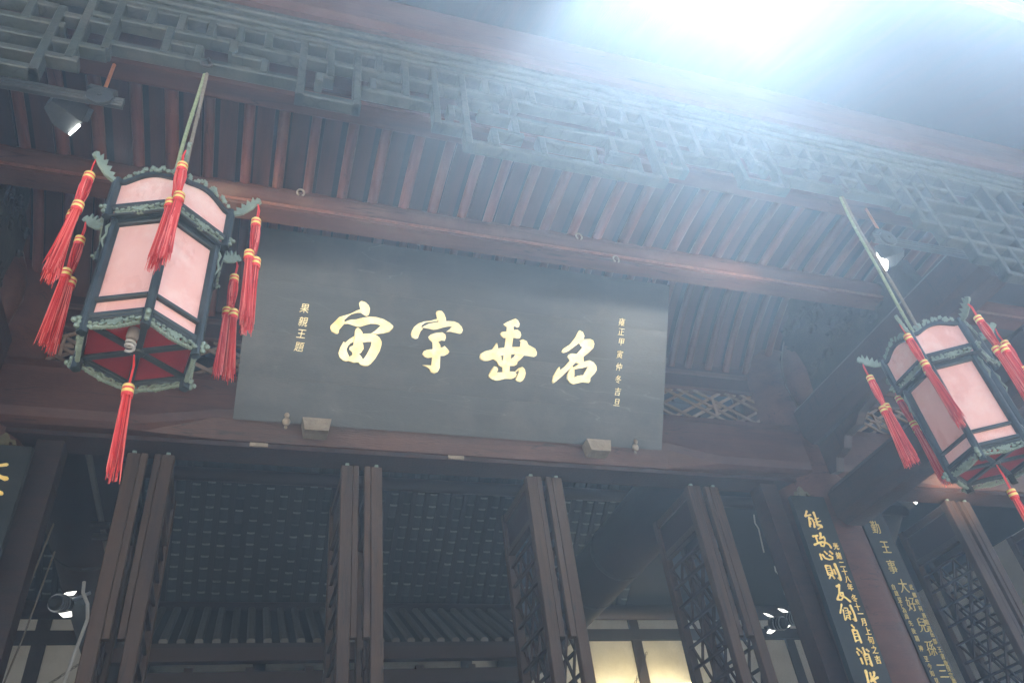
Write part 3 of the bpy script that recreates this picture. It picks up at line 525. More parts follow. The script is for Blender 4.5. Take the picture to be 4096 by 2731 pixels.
for i, xc in enumerate((-.657, .746, 2.148, 3.550, 6.25, 7.65)):
    leaf(xc - .105, False, random.uniform(-.012, .012)); leaf(xc + .105, True, random.uniform(-.012, .012))

# ---- inside: tie logs, rear slope with its tiles, purlins
for x in (-1.5, 4.42):
    m = MB(); m.lathe([(.30, 0), (.36, .8), (.36, 6.0), (.33, 7.0)], (0, 0, 0), 24)
    m.v = [(x + a, 5.5 + c_, 5.60 + b) for a, b, c_ in m.v]; part('tie_log', m, 'dark_wood', smooth=True)
    for y in (8.2, 9.1):
        m = MB(); m.lathe([(.365, 0), (.372, .02), (.372, .06), (.365, .08)], (0, 0, 0), 24, cap=False)
        m.v = [(x + a, y + c_, 5.60 + b) for a, b, c_ in m.v]; part('log_hoop', m, 'iron')
SL = Vector((0, .809, -.587)).normalized(); SN = Vector((0, -.587, -.809)).normalized()   # along the slope, towards the room
P0 = Vector((0, 11.5, 7.31))
tile = MB()
rings = []
for i, s_ in enumerate((0, .235)):
    rings.append([Vector((-.056 + .112 * j / 4, 0, 0)) + SL * s_ + SN * ((.030 if i == 0 else .006) + .010 * (1 - ((j - 2) / 2) ** 2)) for j in range(5)] +
                 [Vector((.056 - .112 * j / 4, 0, 0)) + SL * s_ + SN * ((.018 if i == 0 else -.006) + .010 * (1 - ((j - 2) / 2) ** 2)) for j in range(5)])
tile.sweep(rings, 0)
tile.m[-2] = 1
edge = [r for r in rings[0]]
tile.sweep([[p + SL * -.003 for p in edge], [p - SL * .0 + SN * .001 for p in edge]], 1)
tile.sweep([[(p + SN * .003 + SL * .002) for p in edge[:5]] + [(p + SN * .003 + SL * .020) for p in edge[4::-1]], [(p + SN * .001 + SL * .002) for p in edge[:5]] + [(p + SN * .001 + SL * .020) for p in edge[4::-1]]], 1)
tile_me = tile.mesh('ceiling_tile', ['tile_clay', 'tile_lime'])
spots = []
for i in range(-16, 34):
    for j in range(-10, 6):
        if j == -5: continue
        p = P0 + SL * (.2 * j + .035 * math.sin(i * 2.7)) + Vector((-.34 + .208 * i, 0, 0))
        spots.append((p, i, j))
vis = [s_ for s_ in spots if -.35 < s_[0].x < 5.1 and s_[2] >= -7]
vis.sort(key=lambda s_: abs(s_[0].x - 2.2) + abs(s_[2]) * .05)
first = vis[:300]; ids = {(a, b) for _, a, b in first}
for p, a, b in first:
    put('ceiling_tile', tile_me, hall, tuple(Vector(o_) + p + Vector((random.uniform(-.006, .006), 0, 0)) + SL * random.uniform(-.008, .008)), (random.uniform(-.02, .02), 0, random.uniform(-.02, .02)))
m = MB()
for p, a, b in spots:
    if (a, b) in ids: continue
    q = [Vector(v_) + p for v_ in tile.v]; o0 = len(m.v); m.v += [tuple(v_) for v_ in q]; m.f += [tuple(i + o0 for i in f_) for f_ in tile.f]; m.m += tile.m
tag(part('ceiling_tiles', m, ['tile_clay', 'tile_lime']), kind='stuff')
raf = MB(); raf.bar(tuple(SL * -4.0 + SN * .005), tuple(SL * 1.25 + SN * .005), .05, .05, up=tuple(SN), ch=0); raf_me = raf.mesh('rafter', 'board_dark')
for i in range(-16, 35):
    put('rafter', raf_me, hall, tuple(Vector(o_) + P0 + Vector((-.444 + .208 * i, 0, 0))))
for s_, r_ in ((-.97, .10), (1.22, .13), (-2.6, .12)):
    c_ = P0 + SL * s_ + SN * (r_ + .03)
    m = MB(); m.tube([(-9, c_.y, c_.z), (12, c_.y, c_.z)], r_, 14); part('inner_purlin', m, 'inner_red', smooth=True)
# ---- rear wall: plaster panels in a timber frame
m = MB(); m.box(-9, 12, 12.62, 12.75, .16, 6.62); part('rear_wall', m, 'board_dark')
xs = [-9, -6.2, -4.6, -2.60, -1.2, .4, 2.0, 3.6, 5.15, 6.72, 8.3, 9.9, 12]
for i in range(len(xs) - 1):
    a, b = xs[i] + .09, xs[i + 1] - .09
    for z0, z1 in ((6.22, 6.54), (4.4, 6.03)):
        m = MB(); m.box(a + .002, b - .002, 12.585, 12.618, z0, z1); part('plaster_panel', m, 'plaster')
    m = MB(); m.box(xs[i + 1] - .09, xs[i + 1] + .09, 12.54, 12.617, .16, 6.56); part('wall_post', m, 'dark_wood')
for z0, z1 in ((6.032, 6.218), (6.542, 6.66), (4.22, 4.398)):
    m = MB(); m.box(-8.99, 11.99, 12.52, 12.537, z0, z1); part('wall_rail', m, 'dark_wood')
# ---- conduit under the lintel, left
m = MB(); m.tube([(-1.08, 5.08, 4.72), (-1.08, 6.9, 4.76)], .022, 8); part('conduit', m, 'grey_sheet', smooth=True)
for y in (6.2, 6.4):
    m = MB(); m.bar((-1.15, y, 4.70), (-1.01, y, 4.70), .05, .05); part('conduit_clip', m, 'iron')

# ================================================================ INNER SHRINE
shrine = thing('inner_shrine', 'dark panelled inner shrine with slatted canopy at the back of the hall', 'shrine', (1.5, 10.6, .16))
CA, CB = Vector((0, 10.2, 5.2)), Vector((0, 11.7, 6.19))
m = MB(); m.sweep([[(x, CA.y, CA.z - .05), (x, CB.y, CB.z - .05), (x, CB.y, CB.z), (x, CA.y, CA.z)] for x in (-1.3, 3.95)]); m.build('canopy_board', 'board_dark', shrine)
b_ = MB(); b_.bar((0, 0, .02), tuple(CB - CA + Vector((0, 0, .02))), .10, .07, ch=.3); b_me = b_.mesh('canopy_tile_row', 'canopy_row')
for i in range(26):
    put('canopy_tile_row', b_me, shrine, rel((-1.2 + .2 * i, CA.y, CA.z), shrine))
m = MB(); m.box(-1.35, 4.0, 10.17, 10.30, 4.98, 5.14); m.build('canopy_beam', 'inner_red', shrine)
m = MB(); m.box(-1.25, 3.9, 10.62, 10.70, .17, 5.0); m.build('back_panel', 'board_dark', shrine)
for i in range(8):
    x = -1.2 + i * .715
    m = MB(); m.box(x - .05, x + .05, 10.52, 10.615, .17, 5.015); m.build('shrine_post', 'inner_red', shrine)
    if i < 7:
        m = MB(); m.box(x + .12, x + .60, 10.575, 10.615, 3.4, 4.72); m.build('shrine_panel', 'inner_red', shrine)
m = MB(); m.box(-1.25, 3.9, 10.5, 10.518, 4.78, 4.95); m.build('shrine_rail', 'inner_red', shrine)

# ================================================================ LATTICE FRIEZE under the eave beam
frieze = thing('lattice_frieze', 'grey green hanging fretwork frieze with stepped ends under the eave beam', 'lattice', (XC, 2.35, 4.6))
H = [(-2.50, XC, 5.600), (-1.0, XC, 5.455), (-.885, .045, 5.235), (-.63, -.46, 5.345), (-.32, -.16, 5.345),
     (.0, .325, 5.125), (.10, .185, 5.315), (.325, .70, 5.275), (.37, .54, 5.365), (.70, .90, 5.105), (.79, .88, 5.26),
     (.88, XC, 4.985), (.96, XC, 5.275), (.90, 1.08, 5.37), (1.02, 1.20, 5.125), (1.28, XC, 5.125),
     (-2.50, -1.06, 5.300), (-2.50, -.86, 5.170), (-2.50, -.95, 5.045), (-2.50, -1.085, 4.925), (-1.12, -.86, 5.395),
     (-2.50, -1.26, 4.800), (-2.50, -1.42, 4.670), (-1.42, -1.12, 5.45)]
V = [(x, 5.455, 5.60) for x in (-.72, -.58, -.44, -.30, -.16, .16, .42, .56, 1.02, 1.16, 1.30)] + [
     (-.865, 5.165, 5.60), (-.62, 5.235, 5.455), (-.47, 5.235, 5.345), (-.32, 5.345, 5.455), (-.16, 5.235, 5.345),
     (.022, 5.105, 5.60), (.303, 5.105, 5.60), (.165, 5.315, 5.455), (.11, 5.25, 5.315), (.385, 5.275, 5.365), (.56, 5.275, 5.455),
     (.722, 5.085, 5.60), (.882, 4.965, 5.60), (.80, 5.18, 5.26), (1.06, 5.275, 5.37), (1.16, 5.125, 5.275), (1.03, 4.985, 5.125), (1.30, 4.985, 5.125), (1.18, 5.36, 5.455),
     (-.99, 5.045, 5.60), (-1.10, 4.905, 5.45), (-1.225, 5.30, 5.60), (-1.28, 4.78, 5.05), (-1.44, 4.65, 5.17), (-1.6, 4.65, 4.93), (-1.75, 4.93, 5.30), (-1.9, 4.65, 5.05), (-2.05, 4.8, 5.30), (-2.2, 4.65, 4.93), (-1.8, 5.30, 5.60), (-2.0, 5.30, 5.60), (-2.25, 5.17, 5.60), (-1.42, 5.30, 5.60), (-1.62, 5.17, 5.45)]
for s in (0, 1):
    for x0, x1, z in H:
        a, b = (x0, x1) if not s else (mir(x1), mir(x0))
        if s and abs(x1 - XC) < 1e-6 and False: continue
        m = MB(); m.bar((a, 2.352, z), (b, 2.352, z), .070, .040, up=(0, 0, 1), ch=.14); m.build('rail', 'green_paint', frieze)
    for x, z0, z1 in V:
        a = x if not s else mir(x)
        m = MB(); m.bar((a, 2.349, z0), (a, 2.349, z1), .040, .072, up=(0, 1, 0), ch=.14); m.build('stile', 'green_paint', frieze)

# ================================================================ NAME PLAQUE
PB = Vector((-.165, 4.70, 4.763)); PU = Vector((1, 0, 0)); PV = Vector((0, -.75, 1.115)).normalized(); PN = PU.cross(PV)
PANG = math.atan2(PV.z, PV.y)
plaque = thing('name_plaque', 'wide black lacquered name plaque with four large gold characters over the doors', 'plaque', tuple(PB + PU * 1.625))
seams = [(0, 0), (.30, .285), (.62, .60), (.985, .955), (1.344, 1.344)]
for i in range(4):
    (l0, r0), (l1, r1) = seams[i], seams[i + 1]
    e0, e1 = (.0003 if i else 0), (.0003 if i < 3 else 0)
    m = MB(); m.prism([(0, l0 + e0), (3.255, r0 + e0), (3.255, r1 - e1), (0, l1 - e1)], PB, PU, PV, -PN * (.052 + .001 * (i % 2))); m.build('board', 'plaque_lacquer', plaque)
m = MB(); m.prism([(.05, .05), (3.2, .05), (3.2, 1.3), (.05, 1.3)], PB - PN * .056, PU, PV, -PN * .03); m.build('batten_back', 'dark_wood', plaque)
for name, strokes in PLQ.items():
    m = MB()
    for i, st in enumerate(strokes):
        c_ = Vector((sum(p[0] for p in st) / len(st), sum(p[1] for p in st) / len(st)))
        n = len(st); t = .010 + .0013 * i
        base = [PB + PU * (x - .005) + PV * y for x, y in st]
        top = [PB + PU * ((x - .005) + (c_.x - x) * .035) + PV * (y + (c_.y - y) * .035) + PN * t for x, y in st]
        m.add(base + top, [tuple(range(n, 2 * n))] + [(j, (j + 1) % n, n + (j + 1) % n, n + j) for j in range(n)])
    m.build('character', 'gold_leaf', plaque)
def glyph(ch, size, pos, rot, parent, mt='gold_leaf', off=.0, shear=0, name='small_character', sx=1.0):
    me = text_mesh(ch, size, .003, off, shear); me.materials.clear(); me.materials.append(MATS[mt]); me.name = name
    return put(name, me, parent, rel(pos, parent), rot, (sx, 1, 1))
for ch, u, v in (('果', .392, .803), ('親', .391, .707), ('王', .388, .621), ('題', .383, .528)):
    glyph(ch, .074, PB + PU * (u - .005) + PV * v + PN * .003, (PANG, 0, 0), plaque, off=-.0006, shear=.16, sx=.9)
for ch, u, v in (('雍', 2.844, .986), ('正', 2.845, .908), ('甲', 2.85, .828), ('寅', 2.843, .725), ('仲', 2.842, .626), ('冬', 2.841, .527), ('吉', 2.842, .429), ('旦', 2.841, .344)):
    glyph(ch, .068, PB + PU * (u - .005) + PV * v + PN * .003, (PANG, 0, 0), plaque, off=-.0006, shear=.16, sx=.85)
for u in (.348, 3.016):      # gourd-shaped bronze clasps on the lower edge
    c_ = PB + PU * u + PV * .02 + PN * .012
    m = MB(); m.blob(c_ + PV * -.012, .028, .020, .034, 10, 6); m.blob(c_ + PV * .032, .018, .014, .022, 10, 6); m.blob(c_ - PV * .05, .012, .010, .016, 8, 5)
    m.build('clasp', 'pale_wood', plaque, smooth=True)
for x in (.155, 1.0, 2.35, 2.95):    # iron wires holding the top edge to the purlin
    p0 = PB + PU * (x + .16) + PV * 1.335 - PN * .03
    m = MB(); m.tube([p0, p0 + Vector((.01, .0, .06)), p0 + Vector((-.03, -.12, .02)), p0 + Vector((-.035, -.44, -.34))], .007, 6); m.build('hanging_wire', 'iron', plaque, smooth=True)
for i, (x0, x1) in enumerate(((.285, .48), (2.40, 2.60))):
    m = MB(); m.prism([(x0, 4.755), (x1, 4.755), (x1 - .018, 4.655), (x0 + .02, 4.655)], (0, 4.60, 0), (1, 0, 0), (0, 0, 1), (0, .115, 0))
    o = m.build('support_block', 'pale_wood')
    tag(o, 'weathered tan wooden block under the plaque, ' + ('nearer the left lantern' if i == 0 else 'nearer the tall couplet boards'), 'block', 'support blocks under the plaque')
for x, y, z in ((.10, 3.32, 5.55), (1.98, 3.32, 5.55), (2.26, 3.37, 5.43)):   # iron rings on the purlin
    m = MB(); m.tube([(x + .022 * math.cos(t) , y - .008, z + .030 * math.sin(t)) for t in [R_(a) for a in range(-60, 241, 30)]], .006, 6)
    o = m.build('iron_ring', 'pale_wood', hall, smooth=True)

# ================================================================ COUPLET BOARDS
def ribbon(m, pts, w, y, t):
    pts = [Vector((a, b)) for a, b in pts]
    # resample for a brushed outline
    P = [pts[0]]
    for a, b in zip(pts, pts[1:]): P += [a.lerp(b, .5), b]
    L_, R2 = [], []
    n = len(P)
    for i, p in enumerate(P):
        d = (P[min(i + 1, n - 1)] - P[max(i - 1, 0)]); d.normalize(); nrm = Vector((-d.y, d.x))
        k = i / (n - 1); ww = w * .5 * (.92 + .16 * math.cos(2 * math.pi * k) - .10 * k)
        if i == 0: L_.append(p - d * w * .42 + nrm * ww * .45); R2.append(p - d * w * .42 - nrm * ww * .45)
        L_.append(p + nrm * ww); R2.append(p - nrm * ww)
        if i == n - 1: L_.append(p + d * w * .42 + nrm * ww * .4); R2.append(p + d * w * .42 - nrm * ww * .4)
    a = [(q.x, y, q.y) for q in L_]; b = [(q.x, y, q.y) for q in R2]
    k = len(a); vs = a + b + [(p[0], y - t, p[2]) for p in a + b]
    fs = []
    for i in range(k - 1):
        fs += [(2 * k + i, 2 * k + i + 1, 3 * k + i + 1, 3 * k + i), (i, i + 1, 2 * k + i + 1, 2 * k + i), (k + i, 3 * k + i, 3 * k + i + 1, k + i + 1)]
    fs += [(0, 2 * k, 3 * k, k), (k - 1, 2 * k - 1, 4 * k - 1, 3 * k - 1)]
    m.add(vs, fs)
def board(name, label, cat, tl, tr, bl, br, y, th=.045, curve=.0):
    t_ = thing(name, label, cat, ((bl + br) / 2, y, .6), 'gold lettered couplet boards')
    zt = tl[1]; n = 6; m = MB(); rings = []
    zb = .6
    for z in (zt, zt - .75, 2.95, zb):
        f = (zt - z) / (zt - 2.95); a = tl[0] + (bl - tl[0]) * f; b = tr + (br - tr) * f
        front = [(a + (b - a) * i / n, y + curve * (2 * i / n - 1) ** 2, z) for i in range(n + 1)]
        rings.append(front + [(p[0], p[1] + th, z) for p in reversed(front)])
    m.sweep(rings); m.build('board', 'couplet_lacquer', t_)
    return t_
def finial(t_, x, y, z):
    m = MB()
    m.prism([(-.075, 0), (-.05, .0), (-.05, .02), (-.03, .02), (-.03, .0), (.03, 0), (.03, .02), (.05, .02), (.05, 0), (.075, 0), (.06, .035), (.03, .04), (.02, .065), (0, .085), (-.02, .065), (-.03, .04), (-.06, .035)], (x, y, z), (1, 0, 0), (0, 0, 1), (0, .02, 0))
    m.build('finial', 'bronze', t_)
c1 = board('couplet_board', 'tall glossy black couplet board with bold gold characters, right of the open doors', 'couplet board', (4.197, 4.432), 4.521, 4.139, 4.464, 4.722)
for name, strokes in CPL.items():
    if name == 'bu': continue
    m = MB()
    for i, (w, pts) in enumerate(strokes): ribbon(m, pts, w, 4.7215, .005 + .0006 * i)
    m.build('character', 'gold_warm', c1)
for ch, x, z in (('光', 4.443, 3.987), ('緒', 4.434, 3.907), ('二', 4.432, 3.835), ('十', 4.429, 3.775), ('八', 4.43, 3.715), ('年', 4.425, 3.651), ('冬', 4.422, 3.565), ('十', 4.419, 3.498), ('一', 4.422, 3.445), ('月', 4.424, 3.384), ('上', 4.425, 3.316), ('旬', 4.421, 3.251), ('之', 4.42, 3.181), ('吉', 4.415, 3.111)):
    glyph(ch, .062, (x, 4.719, z), (math.pi / 2, 0, 0), c1, 'gold_warm', off=.0004, shear=.1, sx=.85)
finial(c1, 4.317, 4.72, 4.436)
c2 = board('couplet_board', 'dull dark green couplet board with thin gold characters, nearest the right lantern', 'couplet board', (4.856, 4.371), 5.102, 4.868, 5.107, 4.772)
for ch, x, z in (('勤', 4.968, 4.192), ('王', 4.983, 4.016), ('事', 4.962, 3.845), ('大', 4.989, 3.686), ('好', 4.989, 3.54), ('兒', 5.007, 3.376), ('孫', 4.991, 3.2), ('三', 5.006, 3.034)):
    glyph(ch, .125, (x, 4.769, z), (math.pi / 2, 0, 0), c2, 'old_gold', off=-.0008, shear=.12, name='character', sx=.75)
for ch, x, z in (('自', 4.89, 3.682), ('啟', 4.894, 3.631), ('從', 4.898, 3.58), ('下', 4.889, 3.539), ('為', 4.897, 3.496), ('而', 4.895, 3.448), ('先', 4.905, 3.394), ('後', 4.901, 3.336), ('精', 4.903, 3.279), ('神', 4.9, 3.205), ('至', 4.907, 3.128), ('今', 4.908, 3.073), ('如', 4.902, 3.024), ('見', 4.914, 2.97),
                 ('武', 5.066, 3.682), ('鄉', 5.062, 3.617), ('侯', 5.061, 3.563), ('祠', 5.063, 3.51), ('表', 5.067, 3.453), ('瞻', 5.067, 3.403), ('遺', 5.062, 3.353), ('岳', 5.064, 3.309), ('部', 5.062, 3.256), ('王', 5.072, 3.195), ('書', 5.07, 3.143), ('敬', 5.073, 3.092), ('侯', 5.073, 3.054), ('宗', 5.07, 3.004), ('聯', 5.073, 2.962)):
    glyph(ch, .048, (x, 4.7695, z), (math.pi / 2, 0, 0), c2, 'old_gold', off=-.0003, shear=.1, sx=.8)
c3 = board('couplet_board', 'dark couplet board cut off by the left edge, gold stroke ends showing', 'couplet board', (-1.62, 4.456), -1.288, -1.615, -1.283, 4.702)
m = MB()
for i, (w, pts) in enumerate(CPL['bu']): ribbon(m, pts, w, 4.7015, .005 + .0006 * i)
m.build('character', 'gold_warm', c3)
finial(c3, -1.455, 4.70, 4.46)

# ================================================================ LANTERNS
def leafpoly(l, w):
    return [(0, 0), (l * .25, w * .75), (l * .40, w * .45), (l * .62, w), (l * .72, w * .5), (l, 0), (l * .72, -w * .5), (l * .62, -w), (l * .40, -w * .45), (l * .25, -w * .75)]
def fringe(r0, r1, L, n, seed, pinch=None):
    rnd = random.Random(seed); m = MB()
    for i in range(n):
        a = rnd.uniform(0, 2 * math.pi); q = math.sqrt(rnd.uniform(.15, 1)); ll = L * rnd.uniform(.80, 1.04)
        wob = rnd.uniform(-.008, .008); wo2 = rnd.uniform(-.008, .008)
        pts = []
        for k in range(5):
            t = k / 4; r = (r0 + (r1 - r0) * t ** .8) * q
            if pinch: r = (r0 * (1 - t) + pinch * t) * q * (1 + .5 * math.sin(math.pi * t))
            pts.append((r * math.cos(a) + wob * t * t, r * math.sin(a) + wo2 * t * t, -ll * t))
        m.tube(pts, [.0023, .0023, .0021, .0019, .0010], 3, cap=False, mi=rnd.choice((0, 0, 1, 2)))
    return m
FR_LONG = [fringe(.013, .0195, .32, 105, s).mesh('fringe', ['tassel_red', 'tassel_dark', 'tassel_pale'], smooth=True) for s in (1, 2, 3)]
FR_UP = fringe(.017, .02, .155, 70, 9, pinch=.008).mesh('upper_fringe', ['tassel_red', 'tassel_dark', 'tassel_pale'], smooth=True)
cp = MB(); cp.lathe([(.008, .040), (.017, .036), (.0185, .033)], n=14); cp.lathe([(.0190, .033), (.0195, .022)], n=14, mi=1, cap=False); cp.lathe([(.0188, .022), (.0188, .014)], n=14, cap=False); cp.lathe([(.0196, .014), (.0196, .002)], n=14, mi=1, cap=False); cp.lathe([(.019, .002), (.0185, -.012)], n=14, cap=False)
CAP = cp.mesh('band_cap', ['tassel_red', 'tassel_band'], smooth=True)
def tassel(parent, tip, seed, single=False, drop=.11, tie=None):
    rnd = random.Random(seed)
    t_ = bpy.data.objects.new('tassel', FR_LONG[seed % 3] if single else FR_UP); COL.objects.link(t_); t_.parent = parent
    t_.location = (tip[0] + rnd.uniform(-.006, .006), tip[1] + rnd.uniform(-.006, .006), tip[2] - drop - .04)
    t_.rotation_euler = (rnd.uniform(-.05, .05), rnd.uniform(-.05, .05), rnd.uniform(0, 6))
    ORG[t_.name] = Vector((0, 0, 0))
    put('band_cap', CAP, t_)
    m = MB(); q = [(0, 0, .038), (.004, .002, .05 + drop * .5), (.001, 0, drop + .035)]
    m.tube(q, .0026, 5); m.tube([(a + .006, b, c) for a, b, c in q[:2]] + [q[2]], .0026, 5)
    put('cord', m.mesh('cord', 'cord_red'), t_)
    if not single:
        for s in (-1, 1):
            f_ = put('fringe', FR_LONG[(seed + s) % 3], t_, (s * .0145, s * .003, -.185 - .02 * (s > 0)), (0, s * .03, rnd.uniform(0, 6)))
            put('band_cap', CAP, t_, (s * .0145, s * .003, -.185 - .02 * (s > 0)), (0, s * .03, 0))
    return t_
def lantern(label, loc, phi, hook_z, rope_bow, seed):
    L = thing('palace_lantern', label, 'lantern', loc, 'pink hexagonal palace lanterns', phi)
    ORG[L.name] = Vector((0, 0, 0))        # parts are written in local coordinates
    r1, r2 = .240, .203
    C = lambda k, r, z: Vector((r * math.cos(k * math.pi / 3), r * math.sin(k * math.pi / 3), z))
    up = (0, 0, 1)
    for k in range(6):
        rad = C(k, 1, 0)
        for name, r, z0, z1, w in (('post', r2, -.015, .535, .030), ('post', r1, .515, .728, .028)):
            m = MB(); m.bar(C(k, r, z0), C(k, r, z1), w, w, up=tuple(rad), ch=.2); m.bar(C(k, r + .014, z0 + .02), C(k, r + .014, z1 - .02), w * .5, .008, up=tuple(rad), ch=.2)
            m.build(name, 'lantern_frame', L)
        a2, b2, a1, b1 = C(k, r2, 0), C(k + 1, r2, 0), C(k, r1, 0), C(k + 1, r1, 0)
        nrm = ((a2 + b2) / 2).normalized()
        tan = (b2 - a2).normalized(); l2 = (b2 - a2).length; l1 = (b1 - a1).length
        for z, h in ((.508, .024), (.128, .015), (.055, .020), (.036, .012)):
            m = MB(); m.bar(a2 + tan * .014 + Vector((0, 0, z)), b2 - tan * .014 + Vector((0, 0, z)), .022, h, ch=.2); m.build('rail', 'lantern_frame', L)
        m = MB(); m.bar(a1 + tan * .014 + Vector((0, 0, .562)), b1 - tan * .014 + Vector((0, 0, .562)), .022, .022, ch=.2); m.build('rail', 'lantern_frame', L)
        m = MB(); m.bar(a1 + tan * .014 + Vector((0, 0, .520)), b1 - tan * .014 + Vector((0, 0, .520)), .014, .008, ch=.2); m.build('rail', 'lantern_frame', L)
        m = MB(); m.bar(a2 + Vector((0, 0, .527)) + tan * .01, b1 * .94 - tan * .0 + (b2 - b1) * .9 + Vector((0, 0, .527)), .05, .012, ch=0); m.build('shelf', 'lantern_frame', L)
        # paper panels
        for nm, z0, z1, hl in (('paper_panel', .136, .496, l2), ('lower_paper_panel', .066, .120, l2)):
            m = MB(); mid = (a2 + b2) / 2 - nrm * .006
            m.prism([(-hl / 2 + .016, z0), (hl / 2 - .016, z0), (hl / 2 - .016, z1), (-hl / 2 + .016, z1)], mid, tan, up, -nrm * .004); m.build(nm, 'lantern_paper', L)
        mid = (a1 + b1) / 2 - nrm * .006
        hw = l1 / 2 - .014
        archz = lambda t: .690 + .040 * (math.cos(t * math.pi / 2) ** 1.3) + (.008 * max(0, abs(t) - .8) / .2)
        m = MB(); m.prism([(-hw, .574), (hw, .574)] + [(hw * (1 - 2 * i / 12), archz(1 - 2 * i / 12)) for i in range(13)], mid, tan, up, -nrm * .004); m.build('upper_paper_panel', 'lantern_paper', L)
        m = MB()
        pts = [(a1 + b1) / 2 + tan * (hw * (-1 + 2 * i / 12)) + Vector((0, 0, archz(-1 + 2 * i / 12) + .006)) for i in range(13)]
        rings = [[p - nrm * .009 - Vector((0, 0, .008)), p + nrm * .009 - Vector((0, 0, .008)), p + nrm * .009 + Vector((0, 0, .008)), p - nrm * .009 + Vector((0, 0, .008))] for p in pts]
        m.sweep(rings); m.build('arched_rail', 'lantern_frame', L)
        # leafy crest over the arch
        m = MB(); rnd = random.Random(k * 3 + seed)
        for i in range(17):
            t = -.86 + 1.72 * i / 16; p = mid + tan * (hw * t) + Vector((0, 0, archz(t) + .016 + .010 * (i % 2)))
            an = R_(90) + rnd.uniform(-1.0, 1.0); ll = rnd.uniform(.020, .032)
            u = tan * math.cos(an) + Vector((0, 0, math.sin(an))); v = tan * -math.sin(an) + Vector((0, 0, math.cos(an)))
            m.prism(leafpoly(ll, ll * .38), p + nrm * (.006 + .0007 * i), u, v, nrm * (.004 + .0004 * (i % 5)))
        m.tube([mid + tan * (hw * t) + Vector((0, 0, archz(t) + .017 + .004 * math.sin(t * 14))) for t in [-.9 + 1.8 * i / 16 for i in range(17)]], .0035, 5)
        m.build('leaf_crest', 'lantern_gilt' if (k == 5 and seed == 1) else 'lantern_carving', L)
        # carved skirts under both tiers
        for nm, zc, ln, base in (('carved_apron', .537, l1 * .72, (a1 + b1) / 2), ('carved_apron', .014, l2 * .80, (a2 + b2) / 2)):
            m = MB(); c0 = base + Vector((0, 0, zc))
            m.tube([c0 + tan * (ln * (i / 16 - .5)) + Vector((0, 0, .009 * math.sin(i * 1.55))) for i in range(17)], .0038, 6)
            for i in range(9):
                t = (i / 8 - .5); s = 1 if i % 2 else -1
                big = 1.75 if i == 4 else (.9 if i in (3, 5) else .75)
                p = c0 + tan * (ln * t - .012 * big) + Vector((0, 0, .004 * s))
                m.prism(leafpoly(.026 * big, .0095 * big), p + nrm * .0012 * i, tan, up, nrm * (.006 + .0005 * i))
                m.blob(c0 + tan * (ln * t) + nrm * .004 + Vector((0, 0, -.010 * s)), .0075, .0075, .006, 7, 4)
            for i in range(14):
                t = (i + .5) / 14 - .5
                m.blob(c0 + tan * (ln * t) + Vector((0, 0, -.017 + .009 * abs(t) * 2)), .009, .009, .007, 7, 4)
            m.build(nm, 'lantern_carving', L, smooth=False)
            m = MB(); m.bar(base - tan * ln * .58 + Vector((0, 0, zc + .013)), base + tan * ln * .58 + Vector((0, 0, zc + .013)), .012, .012, ch=.2); m.build('rail', 'lantern_frame', L)
        # dragon-shaped corner bracket
        side = Vector((-rad.y, rad.x, 0))
        prof = [(.010, -.012), (.045, -.010), (.075, .006), (.100, .030), (.112, .052), (.128, .058), (.138, .072), (.132, .090), (.116, .102), (.108, .080), (.096, .112), (.090, .068), (.070, .094), (.070, .050), (.046, .070), (.050, .030), (.024, .046), (.030, .014), (.010, .020)]
        m = MB(); o = C(k, r1, .708) - side * .006
        m.prism([(a * .86, b * .80) for a, b in prof], o, rad, up, side * .012)
        m.tube([C(k, r1 + .01, .703), C(k, r1 + .05, .706), C(k, r1 + .085, .730), C(k, r1 + .105, .762)], [.006, .0065, .005, .004], 7)
        m.blob(C(k, r1 + .109, .770), .008, .008, .008, 8, 5)
        m.build('corner_bracket', 'lantern_carving', L)
        # scroll bosses
        for r, z, s_ in ((r2 + .022, .018, 1.0), (r1 + .018, .545, .85)):
            m = MB()
            for dx, dz in ((0, .017), (.014, .002), (0, -.014), (-.004, .003)):
                m.blob(C(k, r, z) + rad * dx * s_ + Vector((0, 0, dz * s_)), .0100 * s_, .0100 * s_, .0100 * s_, 8, 5)
            m.build('scroll_boss', 'lantern_carving', L, smooth=True)
        m = MB(); m.tube([C(k, r2 + .014, .50), C(k, r2 + .026, .47), C(k, r2 + .020, .44), C(k, r2 + .030, .40), C(k, r2 + .016, .37)], [.005, .006, .004, .005, .002], 6); m.build('side_scroll', 'lantern_carving', L, smooth=True)
        # floor: red panel and spoke
        m = MB(); f0, f1 = C(k, r2 - .016, .040), C(k + 1, r2 - .016, .040)
        m.add([Vector((0, 0, .040)), f0, f1, Vector((0, 0, .046)), f0 + Vector((0, 0, .006)), f1 + Vector((0, 0, .006))], [(0, 2, 1), (3, 4, 5), (0, 1, 4, 3), (1, 2, 5, 4), (2, 0, 3, 5)]); m.build('floor_panel', 'lantern_floor', L)
        m = MB(); m.bar(C(k, .012, .033), C(k, r2 - .012, .033), .022, .012, ch=.1); m.build('floor_spoke', 'lantern_frame', L)
        tassel(L, tuple(C(k, r1 + .100, .755)), seed * 10 + k, drop=.09)
    m = MB(); m.lathe([(.02, .020), (.026, .026), (.02, .032)], n=10); m.build('floor_hub', 'lantern_frame', L)
    tassel(L, (0, 0, .024), seed * 10 + 7, single=True, drop=.13)
    # spiral bulb poking out below
    bx, by = C(3.75, .110, 0).x, C(3.75, .110, 0).y
